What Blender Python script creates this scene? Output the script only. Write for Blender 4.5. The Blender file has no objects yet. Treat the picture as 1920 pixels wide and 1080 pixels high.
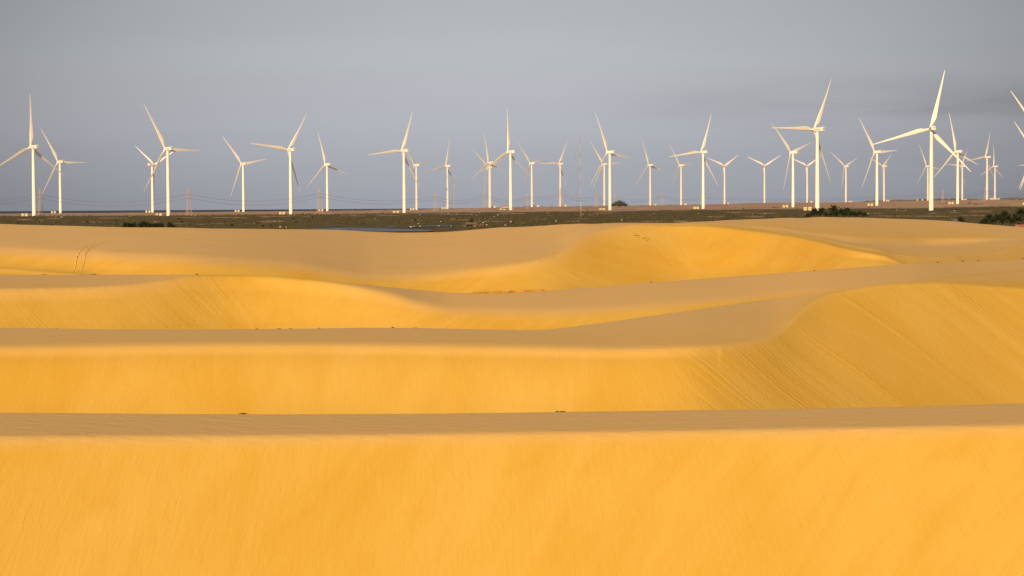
import bpy, bmesh, math, random
import numpy as np
from mathutils import Vector, Matrix

random.seed(7)
rng = np.random.default_rng(11)
scene = bpy.context.scene
col = scene.collection
F = 3733.0                     # focal length in pixels of a 1920 wide frame (70 mm on 36 mm)
PITCH = math.atan(150.6 / F)
ROLL = -0.0065

# ------------------------------------------------------------------ camera
Rp = Matrix.Rotation(math.radians(90) - PITCH, 3, 'X') @ Matrix.Rotation(ROLL, 3, 'Z')
RC = np.array(Rp)
cam = bpy.data.cameras.new('camera')
cam.lens = 36 * F / 1920
cam.sensor_width = 36
cam.clip_start = 0.5
cam.clip_end = 120000
camo = bpy.data.objects.new('camera', cam)
camo.matrix_world = Rp.to_4x4()
col.objects.link(camo)
scene.camera = camo


def ray(x, y):
    """azimuth (from +Y towards +X) and downward tangent of a sight line"""
    x = np.asarray(x, float); y = np.asarray(y, float)
    c = np.stack([(x - 960) / F, (540 - y) / F, -np.ones_like(x + y)], -1)
    w = c @ RC.T
    h = np.hypot(w[..., 0], w[..., 1])
    return np.arctan2(w[..., 0], w[..., 1]), -w[..., 2] / h


def at(x, y, d):
    a, t = ray(x, y)
    return Vector((d * math.sin(a), d * math.cos(a), -t * d))


def pix(p):
    c = RC.T @ np.array(p, float)
    return 960 + F * c[0] / -c[2], 540 - F * c[1] / -c[2]


def pchip(xs, ys):
    xs = np.array(xs, float); ys = np.array(ys, float)
    h = np.diff(xs); dl = np.diff(ys) / h
    m = np.zeros_like(ys)
    m[0], m[-1] = dl[0], dl[-1]
    for i in range(1, len(xs) - 1):
        if dl[i - 1] * dl[i] > 0:
            w1 = 2 * h[i] + h[i - 1]; w2 = h[i] + 2 * h[i - 1]
            m[i] = (w1 + w2) / (w1 / dl[i - 1] + w2 / dl[i])

    def f(x):
        x = np.asarray(x, float)
        i = np.clip(np.searchsorted(xs, x) - 1, 0, len(h) - 1)
        u = x - xs[i]
        lo = x < xs[0]; hi = x > xs[-1]
        t = np.clip(u / h[i], 0, 1)
        r = ((1 + 2 * t) * (1 - t) ** 2 * ys[i] + t * (1 - t) ** 2 * h[i] * m[i]
             + t * t * (3 - 2 * t) * ys[i + 1] + t * t * (t - 1) * h[i] * m[i + 1])
        r = np.where(lo, ys[0] + np.maximum(x - xs[0], -600) * m[0] * .5, r)
        r = np.where(hi, ys[-1] + np.minimum(x - xs[-1], 600) * m[-1] * .5, r)
        return r
    return f


def lin(xs, ys):
    return lambda x: np.interp(x, xs, ys)


# ------------------------------------------------------------------ object helpers
def tag(o, label=None, cat=None, group=None, kind=None):
    if label: o['label'] = label
    if cat: o['category'] = cat
    if group: o['group'] = group
    if kind: o['kind'] = kind
    return o


def empty(name, loc=(0, 0, 0), rz=0.0):
    o = bpy.data.objects.new(name, None)
    o.location = loc
    o.rotation_euler = (0, 0, rz)
    o.empty_display_size = .5
    col.objects.link(o)
    return o


def link(name, me, mat=None, parent=None):
    o = bpy.data.objects.new(name, me)
    if mat is not None and len(me.materials) == 0:
        me.materials.append(mat)
    if parent is not None:
        o.parent = parent
    col.objects.link(o)
    return o


class MB:
    """collects vertices and faces for one mesh"""
    def __init__(s):
        s.v = []; s.f = []; s.sm = []

    def add(s, vs, fs, smooth=False):
        b = len(s.v)
        s.v += [tuple(p) for p in vs]
        s.f += [tuple(b + i for i in f) for f in fs]
        s.sm += [smooth] * len(fs)

    def box(s, c, size, M=None):
        cx, cy, cz = c; sx, sy, sz = [k / 2 for k in size]
        vs = [Vector((cx + i * sx, cy + j * sy, cz + k * sz)) for i in (-1, 1) for j in (-1, 1) for k in (-1, 1)]
        if M is not None: vs = [M @ p for p in vs]
        s.add(vs, [(0, 1, 3, 2), (4, 6, 7, 5), (0, 4, 5, 1), (2, 3, 7, 6), (0, 2, 6, 4), (1, 5, 7, 3)])

    def tube(s, pts, rads, n=8, cap=True, smooth=True):
        pts = [Vector(p) for p in pts]
        rings = []
        for i, p in enumerate(pts):
            d = (pts[min(i + 1, len(pts) - 1)] - pts[max(i - 1, 0)]).normalized()
            ref = Vector((1, 0, 0)) if abs(d.x) < .8 else Vector((0, 1, 0))
            a = d.cross(ref).normalized(); b = d.cross(a)
            rings.append([p + (a * math.cos(2 * math.pi * k / n) + b * math.sin(2 * math.pi * k / n)) * rads[i] for k in range(n)])
        vs = [q for r in rings for q in r]
        fs = []
        for i in range(len(rings) - 1):
            for k in range(n):
                fs.append((i * n + k, i * n + (k + 1) % n, (i + 1) * n + (k + 1) % n, (i + 1) * n + k))
        s.add(vs, fs, smooth)
        if cap:
            s.add(rings[0], [tuple(range(n))]); s.add(rings[-1], [tuple(reversed(range(n)))])

    def bar(s, a, b, r):
        s.tube([a, b], [r, r], n=4, smooth=False)

    def mesh(s, name, mat=None):
        me = bpy.data.meshes.new(name)
        me.from_pydata(s.v, [], s.f)
        me.polygons.foreach_set('use_smooth', s.sm)
        if mat is not None: me.materials.append(mat)
        bm = bmesh.new(); bm.from_mesh(me)
        bmesh.ops.recalc_face_normals(bm, faces=bm.faces)
        bm.to_mesh(me); bm.free()
        return me

    def build(s, name, mat=None, parent=None):
        return link(name, s.mesh(name, mat), None, parent)


# ------------------------------------------------------------------ materials
def mat(name, color, rough=.6, spec=.3, noise=0.0, nscale=1.0, bump=0.0):
    m = bpy.data.materials.new(name)
    m.use_nodes = True
    nt = m.node_tree; b = nt.nodes['Principled BSDF']
    b.inputs['Roughness'].default_value = rough
    b.inputs['Specular IOR Level'].default_value = spec
    b.inputs['Base Color'].default_value = (*color, 1)
    if noise:
        tc = nt.nodes.new('ShaderNodeTexCoord')
        n = nt.nodes.new('ShaderNodeTexNoise'); n.inputs['Scale'].default_value = nscale
        n.inputs['Detail'].default_value = 4
        nt.links.new(tc.outputs['Object'], n.inputs['Vector'])
        r = nt.nodes.new('ShaderNodeValToRGB')
        lo = [max(0, c * (1 - noise)) for c in color]; hi = [min(1, c * (1 + noise)) for c in color]
        r.color_ramp.elements[0].position = .3; r.color_ramp.elements[1].position = .7
        r.color_ramp.elements[0].color = (*lo, 1); r.color_ramp.elements[1].color = (*hi, 1)
        nt.links.new(n.outputs['Fac'], r.inputs['Fac'])
        nt.links.new(r.outputs['Color'], b.inputs['Base Color'])
        if bump:
            bp = nt.nodes.new('ShaderNodeBump'); bp.inputs['Strength'].default_value = bump
            nt.links.new(n.outputs['Fac'], bp.inputs['Height'])
            nt.links.new(bp.outputs['Normal'], b.inputs['Normal'])
    return m


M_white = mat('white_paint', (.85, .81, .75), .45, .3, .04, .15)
M_white2 = mat('white_paint_hazy', (.82, .79, .75), .5, .2, .04, .15)  # same white with distance haze mixed into the colour
M_white3 = mat('white_far_haze', (.68, .65, .63), .6, .1, .04, .15)  # farthest turbines: same white, dimmed further to paint in the haze
M_dark = mat('dark_opening', (.05, .045, .04), .7, .2, .1, 2)
M_logo = mat('logo_blue', (.07, .08, .11), .6, .2, .05, 2)
M_text = mat('lettering_grey', (.16, .13, .1), .6, .2, .05, 2)
M_cream = mat('cream_cabinet', (.74, .64, .38), .6, .2, .08, .8)
M_cream2 = mat('pale_cabinet', (.72, .64, .46), .6, .2, .08, .8)
M_roofc = mat('cabinet_roof', (.5, .45, .36), .7, .2, .08, .8)
M_door = mat('cabinet_door', (.33, .24, .12), .7, .2, .08, .8)
M_rust = mat('rusty_steel', (.52, .40, .37), .8, .2, .2, .6)
M_mred = mat('mast_red', (.55, .28, .24), .7, .2, .1, .3)
M_mwhite = mat('mast_white', (.6, .56, .52), .7, .2, .05, .3)
M_cable = mat('cable', (.12, .12, .13), .8, .1, .05, 1)
M_trunk = mat('palm_trunk', (.09, .07, .045), .9, .1, .3, 3)
M_leaf = mat('palm_leaf', (.028, .034, .014), .7, .15, .45, .5)
M_leaf2 = mat('shrub_leaf', (.03, .038, .015), .8, .1, .45, .7)
M_leaf3 = mat('far_tree_leaf', (.05, .068, .04), .9, .1, .4, .3)
M_bark = mat('bark', (.12, .09, .06), .9, .1, .3, 2)
M_thatch = mat('hut_roof', (.17, .13, .115), .9, .1, .25, 1.5)
M_hwall = mat('hut_wall', (.19, .13, .095), .9, .1, .3, 1.2)
M_tile = mat('red_tile', (.42, .15, .09), .8, .2, .2, 2)
M_plaster = mat('plaster', (.6, .45, .33), .8, .2, .1, .5)
M_bluetin = mat('blue_sheet_roof', (.16, .19, .25), .5, .3, .1, 1)
M_car = mat('dark_car_paint', (.06, .06, .08), .35, .5, .1, 1)
M_glass = mat('car_glass', (.03, .04, .05), .15, .5, .05, 1)
M_tyre = mat('tyre', (.03, .03, .03), .8, .2, .1, 3)
M_goat = mat('white_coat', (.72, .6, .46), .9, .1, .12, 3)
M_twig = mat('dry_twig', (.06, .03, .015), .9, .1, .3, 8)
M_dgrass = mat('dry_grass', (.5, .26, .035), .9, .1, .4, 1.5)
M_wood = mat('far_wood_haze', (.15, .15, .175), 1, 0, .3, .02)  # blue grey of aerial haze put into the base colour


def nodes(m):
    m.use_nodes = True
    nt = m.node_tree
    def N(t, **k):
        n = nt.nodes.new(t)
        for a, v in k.items():
            if a.startswith('i_'):
                n.inputs[a[2:].replace('_', ' ')].default_value = v
            else:
                setattr(n, a, v)
        return n
    return nt, N, nt.links.new


def sand_material():
    m = bpy.data.materials.new('dune_sand')
    nt, N, L = nodes(m)
    b = nt.nodes['Principled BSDF']
    b.inputs['Roughness'].default_value = .95
    b.inputs['Specular IOR Level'].default_value = .05
    geo = N('ShaderNodeNewGeometry')
    a_s = N('ShaderNodeAttribute', attribute_name='fall_s')
    a_t = N('ShaderNodeAttribute', attribute_name='fall_t')
    a_m = N('ShaderNodeAttribute', attribute_name='slip')
    a_p = N('ShaderNodeAttribute', attribute_name='flat')
    # streaks that run down the slip faces
    comb = N('ShaderNodeCombineXYZ')
    L(a_s.outputs['Fac'], comb.inputs['X']); L(a_t.outputs['Fac'], comb.inputs['Y'])
    mp = N('ShaderNodeMapping'); mp.inputs['Scale'].default_value = (1.0, .02, 1)
    L(comb.outputs[0], mp.inputs['Vector'])
    n1 = N('ShaderNodeTexNoise', i_Scale=2.3, i_Detail=4.0, i_Roughness=.68)
    L(mp.outputs[0], n1.inputs['Vector'])
    n1r = N('ShaderNodeMapRange'); n1r.inputs['From Min'].default_value = .3; n1r.inputs['From Max'].default_value = .7
    # patches where the slides are fresh, and others where wind has smoothed them
    mq = N('ShaderNodeMapping'); mq.inputs['Scale'].default_value = (.16, .03, 1)
    L(comb.outputs[0], mq.inputs['Vector'])
    nq = N('ShaderNodeTexNoise', i_Scale=1.0, i_Detail=3.0); L(mq.outputs[0], nq.inputs['Vector'])
    nqr = N('ShaderNodeMapRange'); nqr.inputs['From Min'].default_value = .36; nqr.inputs['From Max'].default_value = .62
    nqr.inputs['To Min'].default_value = .25; nqr.inputs['To Max'].default_value = 1.25; L(nq.outputs['Fac'], nqr.inputs['Value'])
    L(n1.outputs['Fac'], n1r.inputs['Value'])
    # ripples: crests run down the faces, wander in world space
    wp = N('ShaderNodeMapping'); wp.inputs['Scale'].default_value = (4.2, .34, .8); wp.inputs['Rotation'].default_value = (0, 0, .16)
    L(geo.outputs['Position'], wp.inputs['Vector'])
    wv = N('ShaderNodeTexNoise', i_Scale=1.0, i_Detail=3.5, i_Roughness=.6, i_Distortion=.8)
    L(wp.outputs[0], wv.inputs['Vector'])
    # wind ripples on flat tops
    fp = N('ShaderNodeMapping'); fp.inputs['Scale'].default_value = (.55, 1, 1); fp.inputs['Rotation'].default_value = (0, 0, .35)
    L(geo.outputs['Position'], fp.inputs['Vector'])
    n2 = N('ShaderNodeTexNoise', i_Scale=1.7, i_Detail=4.0, i_Roughness=.55)
    L(fp.outputs[0], n2.inputs['Vector'])
    # grain
    n3 = N('ShaderNodeTexNoise', i_Scale=14.0, i_Detail=3.0)
    L(geo.outputs['Position'], n3.inputs['Vector'])
    # broad tone patches
    n4 = N('ShaderNodeTexNoise', i_Scale=.05, i_Detail=5.0, i_Roughness=.6)
    tp = N('ShaderNodeMapping'); tp.inputs['Scale'].default_value = (1.6, .5, 1)
    L(geo.outputs['Position'], tp.inputs['Vector']); L(tp.outputs[0], n4.inputs['Vector'])

    def math_(op, a, bb):
        n = N('ShaderNodeMath', operation=op)
        for i, v in enumerate((a, bb)):
            if isinstance(v, (int, float)): n.inputs[i].default_value = v
            else: L(v, n.inputs[i])
        return n.outputs[0]
    h1 = math_('MULTIPLY', math_('MULTIPLY', n1r.outputs[0], math_('MULTIPLY', a_m.outputs['Fac'], nqr.outputs[0])), .043)
    h2 = math_('MULTIPLY', wv.outputs['Fac'], math_('MULTIPLY', math_('SUBTRACT', 1, a_p.outputs['Fac']), .03))
    near = math_('DIVIDE', 8.0, a_t.outputs['Fac'])
    h3 = math_('MULTIPLY', n2.outputs['Fac'], math_('MULTIPLY', a_p.outputs['Fac'], near))
    h4 = math_('MULTIPLY', n3.outputs['Fac'], .006)
    hh = math_('ADD', math_('ADD', h1, h2), math_('ADD', h3, h4))
    bp = N('ShaderNodeBump'); bp.inputs['Strength'].default_value = 1.0; bp.inputs['Distance'].default_value = 1.0
    L(hh, bp.inputs['Height'])
    L(bp.outputs['Normal'], b.inputs['Normal'])
    # colour: saturated ochre on the faces, bluer tone of skylit shade put into the flats
    r = N('ShaderNodeValToRGB')
    r.color_ramp.elements[0].position = .36; r.color_ramp.elements[0].color = (.72, .40, .052, 1)
    r.color_ramp.elements[1].position = .66; r.color_ramp.elements[1].color = (.79, .485, .10, 1)
    mp6 = N('ShaderNodeMapping'); mp6.inputs['Rotation'].default_value = (0, 0, .62)
    L(comb.outputs[0], mp6.inputs['Vector'])
    nearm = N('ShaderNodeMapRange'); nearm.inputs['From Min'].default_value = 105; nearm.inputs['From Max'].default_value = 125; nearm.inputs['To Min'].default_value = 1; nearm.inputs['To Max'].default_value = 0
    L(a_t.outputs['Fac'], nearm.inputs['Value'])
    vmx = N('ShaderNodeMix', data_type='VECTOR'); L(nearm.outputs[0], vmx.inputs[0]); L(comb.outputs[0], vmx.inputs[4]); L(mp6.outputs[0], vmx.inputs[5])
    mp5 = N('ShaderNodeMapping'); mp5.inputs['Scale'].default_value = (.3, .085, 1)
    L(vmx.outputs[1], mp5.inputs['Vector'])
    n5 = N('ShaderNodeTexNoise', i_Scale=1.0, i_Detail=6.0, i_Roughness=.62, i_Distortion=.6)
    L(mp5.outputs[0], n5.inputs['Vector'])
    av = math_('MULTIPLY', math_('ADD', n4.outputs['Fac'], n5.outputs['Fac']), .5)
    L(av, r.inputs['Fac'])
    mx = N('ShaderNodeMix', data_type='RGBA')
    L(a_p.outputs['Fac'], mx.inputs[0]); L(r.outputs[0], mx.inputs[6])
    mx.inputs[7].default_value = (.73, .455, .18, 1)
    mx2 = N('ShaderNodeMix', data_type='RGBA', blend_type='MULTIPLY')
    sc = N('ShaderNodeMapRange'); sc.inputs['To Min'].default_value = 0.0; sc.inputs['To Max'].default_value = .22
    inv = math_('MULTIPLY', math_('SUBTRACT', 1, n1r.outputs[0]), a_m.outputs['Fac'])
    L(inv, sc.inputs['Value'])
    L(sc.outputs[0], mx2.inputs[0]); L(mx.outputs[2], mx2.inputs[6]); mx2.inputs[7].default_value = (.72, .62, .45, 1)
    L(mx2.outputs[2], b.inputs['Base Color'])
    return m


M_sand = sand_material()


def ground_material():
    m = bpy.data.materials.new('marsh_ground')
    nt, N, L = nodes(m)
    b = nt.nodes['Principled BSDF']
    b.inputs['Roughness'].default_value = .95
    b.inputs['Specular IOR Level'].default_value = .05
    geo = N('ShaderNodeNewGeometry')
    g = N('ShaderNodeAttribute', attribute_name='green')
    wet = N('ShaderNodeAttribute', attribute_name='wet')
    mp = N('ShaderNodeMapping'); mp.inputs['Scale'].default_value = (.03, .0035, 1)
    L(geo.outputs['Position'], mp.inputs['Vector'])
    n1 = N('ShaderNodeTexNoise', i_Scale=1.0, i_Detail=6.0, i_Roughness=.62)
    L(mp.outputs[0], n1.inputs['Vector'])
    mp2 = N('ShaderNodeMapping'); mp2.inputs['Scale'].default_value = (.22, .016, 1)
    L(geo.outputs['Position'], mp2.inputs['Vector'])
    n2 = N('ShaderNodeTexNoise', i_Scale=1.0, i_Detail=5.0, i_Roughness=.65)
    L(mp2.outputs[0], n2.inputs['Vector'])
    # marsh greens
    r1 = N('ShaderNodeValToRGB')
    e = r1.color_ramp.elements
    e[0].position = .3; e[0].color = (.082, .064, .022, 1)
    e[1].position = .72; e[1].color = (.165, .12, .055, 1)
    L(n2.outputs['Fac'], r1.inputs['Fac'])
    # sandy openings
    r2 = N('ShaderNodeValToRGB')
    r2.color_ramp.elements[0].position = .63; r2.color_ramp.elements[1].position = .68
    L(n1.outputs['Fac'], r2.inputs['Fac'])
    sandc = N('ShaderNodeMix', data_type='RGBA')
    L(n2.outputs['Fac'], sandc.inputs[0])
    sandc.inputs[6].default_value = (.18, .11, .06, 1); sandc.inputs[7].default_value = (.58, .38, .22, 1)
    mA = N('ShaderNodeMix', data_type='RGBA')
    bare = N('ShaderNodeAttribute', attribute_name='bare')
    r6 = N('ShaderNodeValToRGB'); r6.color_ramp.elements[0].position = .36; r6.color_ramp.elements[1].position = .46
    L(n2.outputs['Fac'], r6.inputs['Fac'])
    bm_ = N('ShaderNodeMath', operation='MULTIPLY'); L(bare.outputs['Fac'], bm_.inputs[0]); L(r6.outputs[0], bm_.inputs[1])
    mxm = N('ShaderNodeMath', operation='MAXIMUM'); L(bm_.outputs[0], mxm.inputs[0]); L(r2.outputs[0], mxm.inputs[1])
    L(mxm.outputs[0], mA.inputs[0]); L(r1.outputs[0], mA.inputs[6]); L(sandc.outputs[2], mA.inputs[7])
    # dry heath beyond
    r3 = N('ShaderNodeValToRGB')
    e = r3.color_ramp.elements
    e[0].position = .3; e[0].color = (.34, .21, .145, 1)
    e[1].position = .7; e[1].color = (.56, .37, .24, 1)
    k = e.new(.42); k.color = (.44, .275, .185, 1)
    L(n1.outputs['Fac'], r3.inputs['Fac'])
    r4 = N('ShaderNodeMix', data_type='RGBA', blend_type='MULTIPLY'); r4.inputs[0].default_value = .55
    r5 = N('ShaderNodeValToRGB'); r5.color_ramp.elements[0].position = .35; r5.color_ramp.elements[0].color = (.7, .65, .6, 1)
    r5.color_ramp.elements[1].position = .55
    L(n2.outputs['Fac'], r5.inputs['Fac'])
    L(r3.outputs[0], r4.inputs[6]); L(r5.outputs[0], r4.inputs[7])
    mB = N('ShaderNodeMix', data_type='RGBA')
    # ragged limit between marsh and heath
    ad = N('ShaderNodeMath', operation='ADD'); sb = N('ShaderNodeMath', operation='SUBTRACT'); sb.inputs[1].default_value = .5
    L(n1.outputs['Fac'], sb.inputs[0]); L(g.outputs['Fac'], ad.inputs[0]); L(sb.outputs[0], ad.inputs[1])
    st = N('ShaderNodeMapRange'); st.inputs['From Min'].default_value = .42; st.inputs['From Max'].default_value = .58
    L(ad.outputs[0], st.inputs['Value'])
    L(st.outputs[0], mB.inputs[0]); L(r4.outputs[2], mB.inputs[6]); L(mA.outputs[2], mB.inputs[7])
    mC = N('ShaderNodeMix', data_type='RGBA')
    L(wet.outputs['Fac'], mC.inputs[0]); L(mB.outputs[2], mC.inputs[6]); mC.inputs[7].default_value = (.15, .135, .13, 1)
    L(mC.outputs[2], b.inputs['Base Color'])
    return m


M_ground = ground_material()

M_sea = bpy.data.materials.new('sea_water')
nt, N, L = nodes(M_sea)
b = nt.nodes['Principled BSDF']
b.inputs['Base Color'].default_value = (.062, .08, .118, 1); b.inputs['Roughness'].default_value = .8
b.inputs['Specular IOR Level'].default_value = .06
g_ = N('ShaderNodeNewGeometry'); n_ = N('ShaderNodeTexNoise', i_Scale=.01, i_Detail=4.0)
L(g_.outputs['Position'], n_.inputs['Vector'])
r_ = N('ShaderNodeValToRGB'); r_.color_ramp.elements[0].color = (.05, .066, .1, 1); r_.color_ramp.elements[1].color = (.075, .095, .135, 1)
L(n_.outputs['Fac'], r_.inputs['Fac']); L(r_.outputs[0], b.inputs['Base Color'])

M_pond = bpy.data.materials.new('pond_water')
nt, N, L = nodes(M_pond)
b = nt.nodes['Principled BSDF']
b.inputs['Base Color'].default_value = (.06, .075, .12, 1); b.inputs['Roughness'].default_value = .4
b.inputs['Specular IOR Level'].default_value = .08
g_ = N('ShaderNodeNewGeometry'); n_ = N('ShaderNodeTexNoise', i_Scale=.12, i_Detail=4.0)
mp_ = N('ShaderNodeMapping'); mp_.inputs['Scale'].default_value = (1, .2, 1)
L(g_.outputs['Position'], mp_.inputs['Vector']); L(mp_.outputs[0], n_.inputs['Vector'])
r_ = N('ShaderNodeValToRGB'); r_.color_ramp.elements[0].color = (.025, .033, .055, 1); r_.color_ramp.elements[1].color = (.10, .115, .165, 1)
r_.color_ramp.elements[0].position = .4; r_.color_ramp.elements[1].position = .62
L(n_.outputs['Fac'], r_.inputs['Fac']); L(r_.outputs[0], b.inputs['Base Color'])
bp_ = N('ShaderNodeBump'); bp_.inputs['Strength'].default_value = .3; bp_.inputs['Distance'].default_value = .05
L(n_.outputs['Fac'], bp_.inputs['Height']); L(bp_.outputs[0], b.inputs['Normal'])

# ------------------------------------------------------------------ DUNES
# survey curves (image coordinates of a 1920 wide frame) of the dune edges
cB = pchip([-300, 0, 640, 1280, 1700, 1920, 2200], [820, 818, 815, 807, 800, 796, 786])
cC = pchip([-300, 0, 455, 760, 1050, 1500, 1920, 2200], [771, 772.5, 775, 774, 771, 765, 756, 748])
cE = pchip([-200, 0, 240, 500, 760, 1000, 1160, 1320, 1400, 1440, 1462, 1478, 1497, 1520, 1560, 1600, 1680, 1760, 1850, 1920, 2100],
           [648, 648, 645, 643, 645, 649, 652, 648, 640, 632, 622, 608, 589, 569, 549, 540, 530.5, 529, 533.5, 538, 545])
cF0 = pchip([-200, 0, 300, 500, 700, 1000, 1100, 1200, 1400, 1560, 1610, 1680, 1760, 1850, 1920, 2100],
            [612, 614, 617, 616, 614, 617.5, 608, 594, 566, 547, 538.5, 530.5, 529, 533.5, 538, 545])
cF = lambda x: np.minimum(cF0(x), cE(x))
cG0 = pchip([1600, 1700, 1760, 1840, 1920, 2100], [560, 531.5, 523, 515, 508, 495])
cG = lambda x: np.where(x > 1600, np.minimum(cG0(x), cF(x)), cF(x))
cI0 = pchip([-200, 0, 370, 450, 500, 600, 630, 700, 780, 850, 920, 1000, 1110, 1220, 1500, 1690, 1920, 2100],
            [514, 515, 514.5, 515, 517, 525, 528, 534.5, 541.5, 547.5, 549, 546, 538, 529, 509, 495, 484, 476])
cI = lambda x: np.minimum(cI0(x), cG(x))
cH0 = pchip([-200, 0, 150, 270, 320, 370, 450, 600, 640, 720, 800, 850, 1000, 1280, 1450, 1560, 1700, 1920],
            [543, 541, 538, 530, 523, 516, 516, 527, 532, 547, 570, 579, 582, 568, 552, 543, 528, 508])
cH = lambda x: np.clip(cH0(x), cI(x), cG(x))
cJ0 = pchip([-300, -100, 0, 60, 140, 200, 300], [480, 493, 500, 504.5, 513, 516, 530])
cJ = lambda x: np.where(x < 290, np.minimum(cJ0(x), cI(x)), cI(x))
cK0 = pchip([-200, 0, 150, 300, 450, 550, 640, 700, 760, 900, 1000, 1045, 1070, 1090, 1130, 1200, 1300, 1450, 1530, 1600, 1660, 1695, 1800],
            [462, 467, 474, 480, 488, 497, 511, 518, 517, 503, 489, 478, 463, 449, 432, 421, 421, 436, 450, 467, 479, 493, 520])
cK = lambda x: np.minimum(cK0(x), cJ(x))
cS = pchip([-300, 0, 120, 240, 400, 540, 640, 700, 760, 820, 900, 960, 1080, 1180, 1250, 1300, 1400, 1500, 1560, 1640, 1740, 1840, 1920, 2200],
           [412, 418.5, 422.5, 425, 427, 428.5, 430.5, 433, 435, 434, 428.5, 424.5, 419.5, 417.5, 417.5, 416, 411, 407.5, 406.5, 408, 411.5, 419, 425, 440])
# undulations of the last dune field on the right
mx1 = pchip([1200, 1420, 1605, 1660, 1740, 1810, 1860, 1910, 2000, 2200], [419, 433, 464, 475, 481, 481, 476, 463, 450, 440])
mx2 = pchip([1200, 1420, 1500, 1560, 1660, 1740, 1800, 1840, 1920, 2200], [418.6, 428, 441, 450, 459, 460.5, 458.5, 455, 449, 438])
mx3 = pchip([1200, 1420, 1540, 1610, 1710, 1830, 1920, 2200], [418.4, 424, 438, 444, 447.5, 446, 445, 436])
frac = lambda x, k: cK(x) + (cS(x) - cK(x)) * k
blend_ = lambda x, c, k: frac(x, k) * (1 - np.clip((x - 1250) / 150, 0, 1)) + np.minimum(c(x), frac(x, .02 + k * .3)) * np.clip((x - 1250) / 150, 0, 1)
cM1 = lambda x: np.maximum(blend_(x, mx1, .25), cS(x) + 2.2)
cM2 = lambda x: np.maximum(np.minimum(blend_(x, mx2, .5), cM1(x) - .5), cS(x) + 1.6)
cM3 = lambda x: np.maximum(np.minimum(blend_(x, mx3, .75), cM2(x) - .5), cS(x) + 1.0)


def const(v): return lambda x: np.full_like(np.asarray(x, float), v)


def blur_rows(A, sig):
    k = np.arange(-int(3 * sig), int(3 * sig) + 1)
    g = np.exp(-.5 * (k / sig) ** 2); g /= g.sum()
    P = np.pad(A, ((len(k) // 2, len(k) // 2), (0, 0)), mode='edge')
    out = np.zeros_like(A)
    for i, w in enumerate(g): out += w * P[i:i + A.shape[0]]
    return out


def blur_cols(A, sig): return blur_rows(A.T, sig).T


NC = 760
apx = np.concatenate([np.linspace(-1500, -220, 50, endpoint=False), np.linspace(-220, 2140, NC), np.linspace(2140, 3400, 51)[1:]])
alpha = ray(apx, np.full_like(apx, 600.0))[0]
apc = np.clip(apx, -500, 2400)


def col_t(curve):
    """tangent of the sight line of curve for every azimuth column, and its x"""
    x = apc.copy()
    for _ in range(4):
        a, t = ray(x, curve(x))
        aa = ray(apc, np.full_like(apc, 600.0))[0]
        x = x + (aa - a) * F * .98
    return ray(x, curve(x))[1], x


keysD = []; keysZ = []; keysW = []; keysFlat = []; crests = {}


def key(d, z, w, flat):
    keysD.append(np.array(d)); keysZ.append(np.array(z)); keysW.append(np.broadcast_to(np.asarray(w, float), apx.shape)); keysFlat.append(np.broadcast_to(np.asarray(flat, float), apx.shape))


one = np.ones_like(apx)
tB, _ = col_t(cB)
# the photographer's own dune
key(0.0 * one + 1, -2.0 * one, 1, .5)
key(6 * one, -2.6 * one, 1, .5)
key(30 * one, -15.0 * one, 1, 0)
dB = 92 * one; zB = -tB * dB
key(60 * one, zB - .46 * 31, 1, 0)
key(dB * .99, zB - .46 * .95, .3, 0)
key(dB, zB, .16, .85)
state = {'d': dB, 't': tB}


def rise(curve, slope, w, flat, name=None, cs=0):
    t, x = col_t(curve)
    t = np.minimum(t, state['t'] - 1e-6)
    s = slope(x)
    d = state['d'] * (state['t'] + s) / (t + s)
    if cs: d = np.maximum(blur_cols(d[None], cs)[0], state['d'] + .05)
    lg = np.clip((state['t'] - t) * F / 1.5, 0, 1)      # 0 where this step has no length
    w_ = (w(x) if callable(w) else w) * lg + keysW[-1] * (1 - lg)
    f_ = flat(x) if callable(flat) else flat
    key(d, -t * d, w_, f_)
    state['d'], state['t'] = d, t
    if name: crests[name] = (d.copy(), -t * d)
    return d


def jump(J, sfoot, flat_through=True):
    """hidden trough behind a crest, then the next face comes back into sight"""
    t, d1 = state['t'], state['d']
    j = J(apc)
    d2 = d1 * (1 + j)
    am2 = np.clip(j / .03, 0, 1)
    d2 = np.maximum(blur_cols(d2[None], 16)[0], d1 * 1.002) * am2 + d1 * 1.0003 * (1 - am2)
    z1, z2 = -t * d1, -t * d2
    amt = np.clip(j / .15, 0, 1)
    dm = d1 + .5 * (d2 - d1)
    zm = z2 - (sfoot(apc) if callable(sfoot) else sfoot) * (d2 - dm)
    zm = zm * amt + (z1 + z2) / 2 * (1 - amt)
    key(d1 + .1 * (d2 - d1), z1 + .1 * (zm - z1) - .02 * am2, .35 * am2 + keysW[-1] * (1 - am2), .6 * am2 + keysFlat[-1] * (1 - am2))
    key(dm, zm, 1, 0)
    tt = t * (1 + .001 * am2)
    key(d2, -tt * d2, am2 + keysW[-2] * (1 - am2), keysFlat[-2] * (1 - am2) if flat_through else 0)
    state['d'], state['t'] = d2, tt


def V(xs, ys, sg=38.0):
    o = np.linspace(-2.4, 2.4, 25); w_ = np.exp(-.5 * o * o); w_ /= w_.sum()
    return lambda x: sum(wk * np.interp(np.asarray(x, float) + ok * sg, xs, ys) for wk, ok in zip(w_, o))


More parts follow.
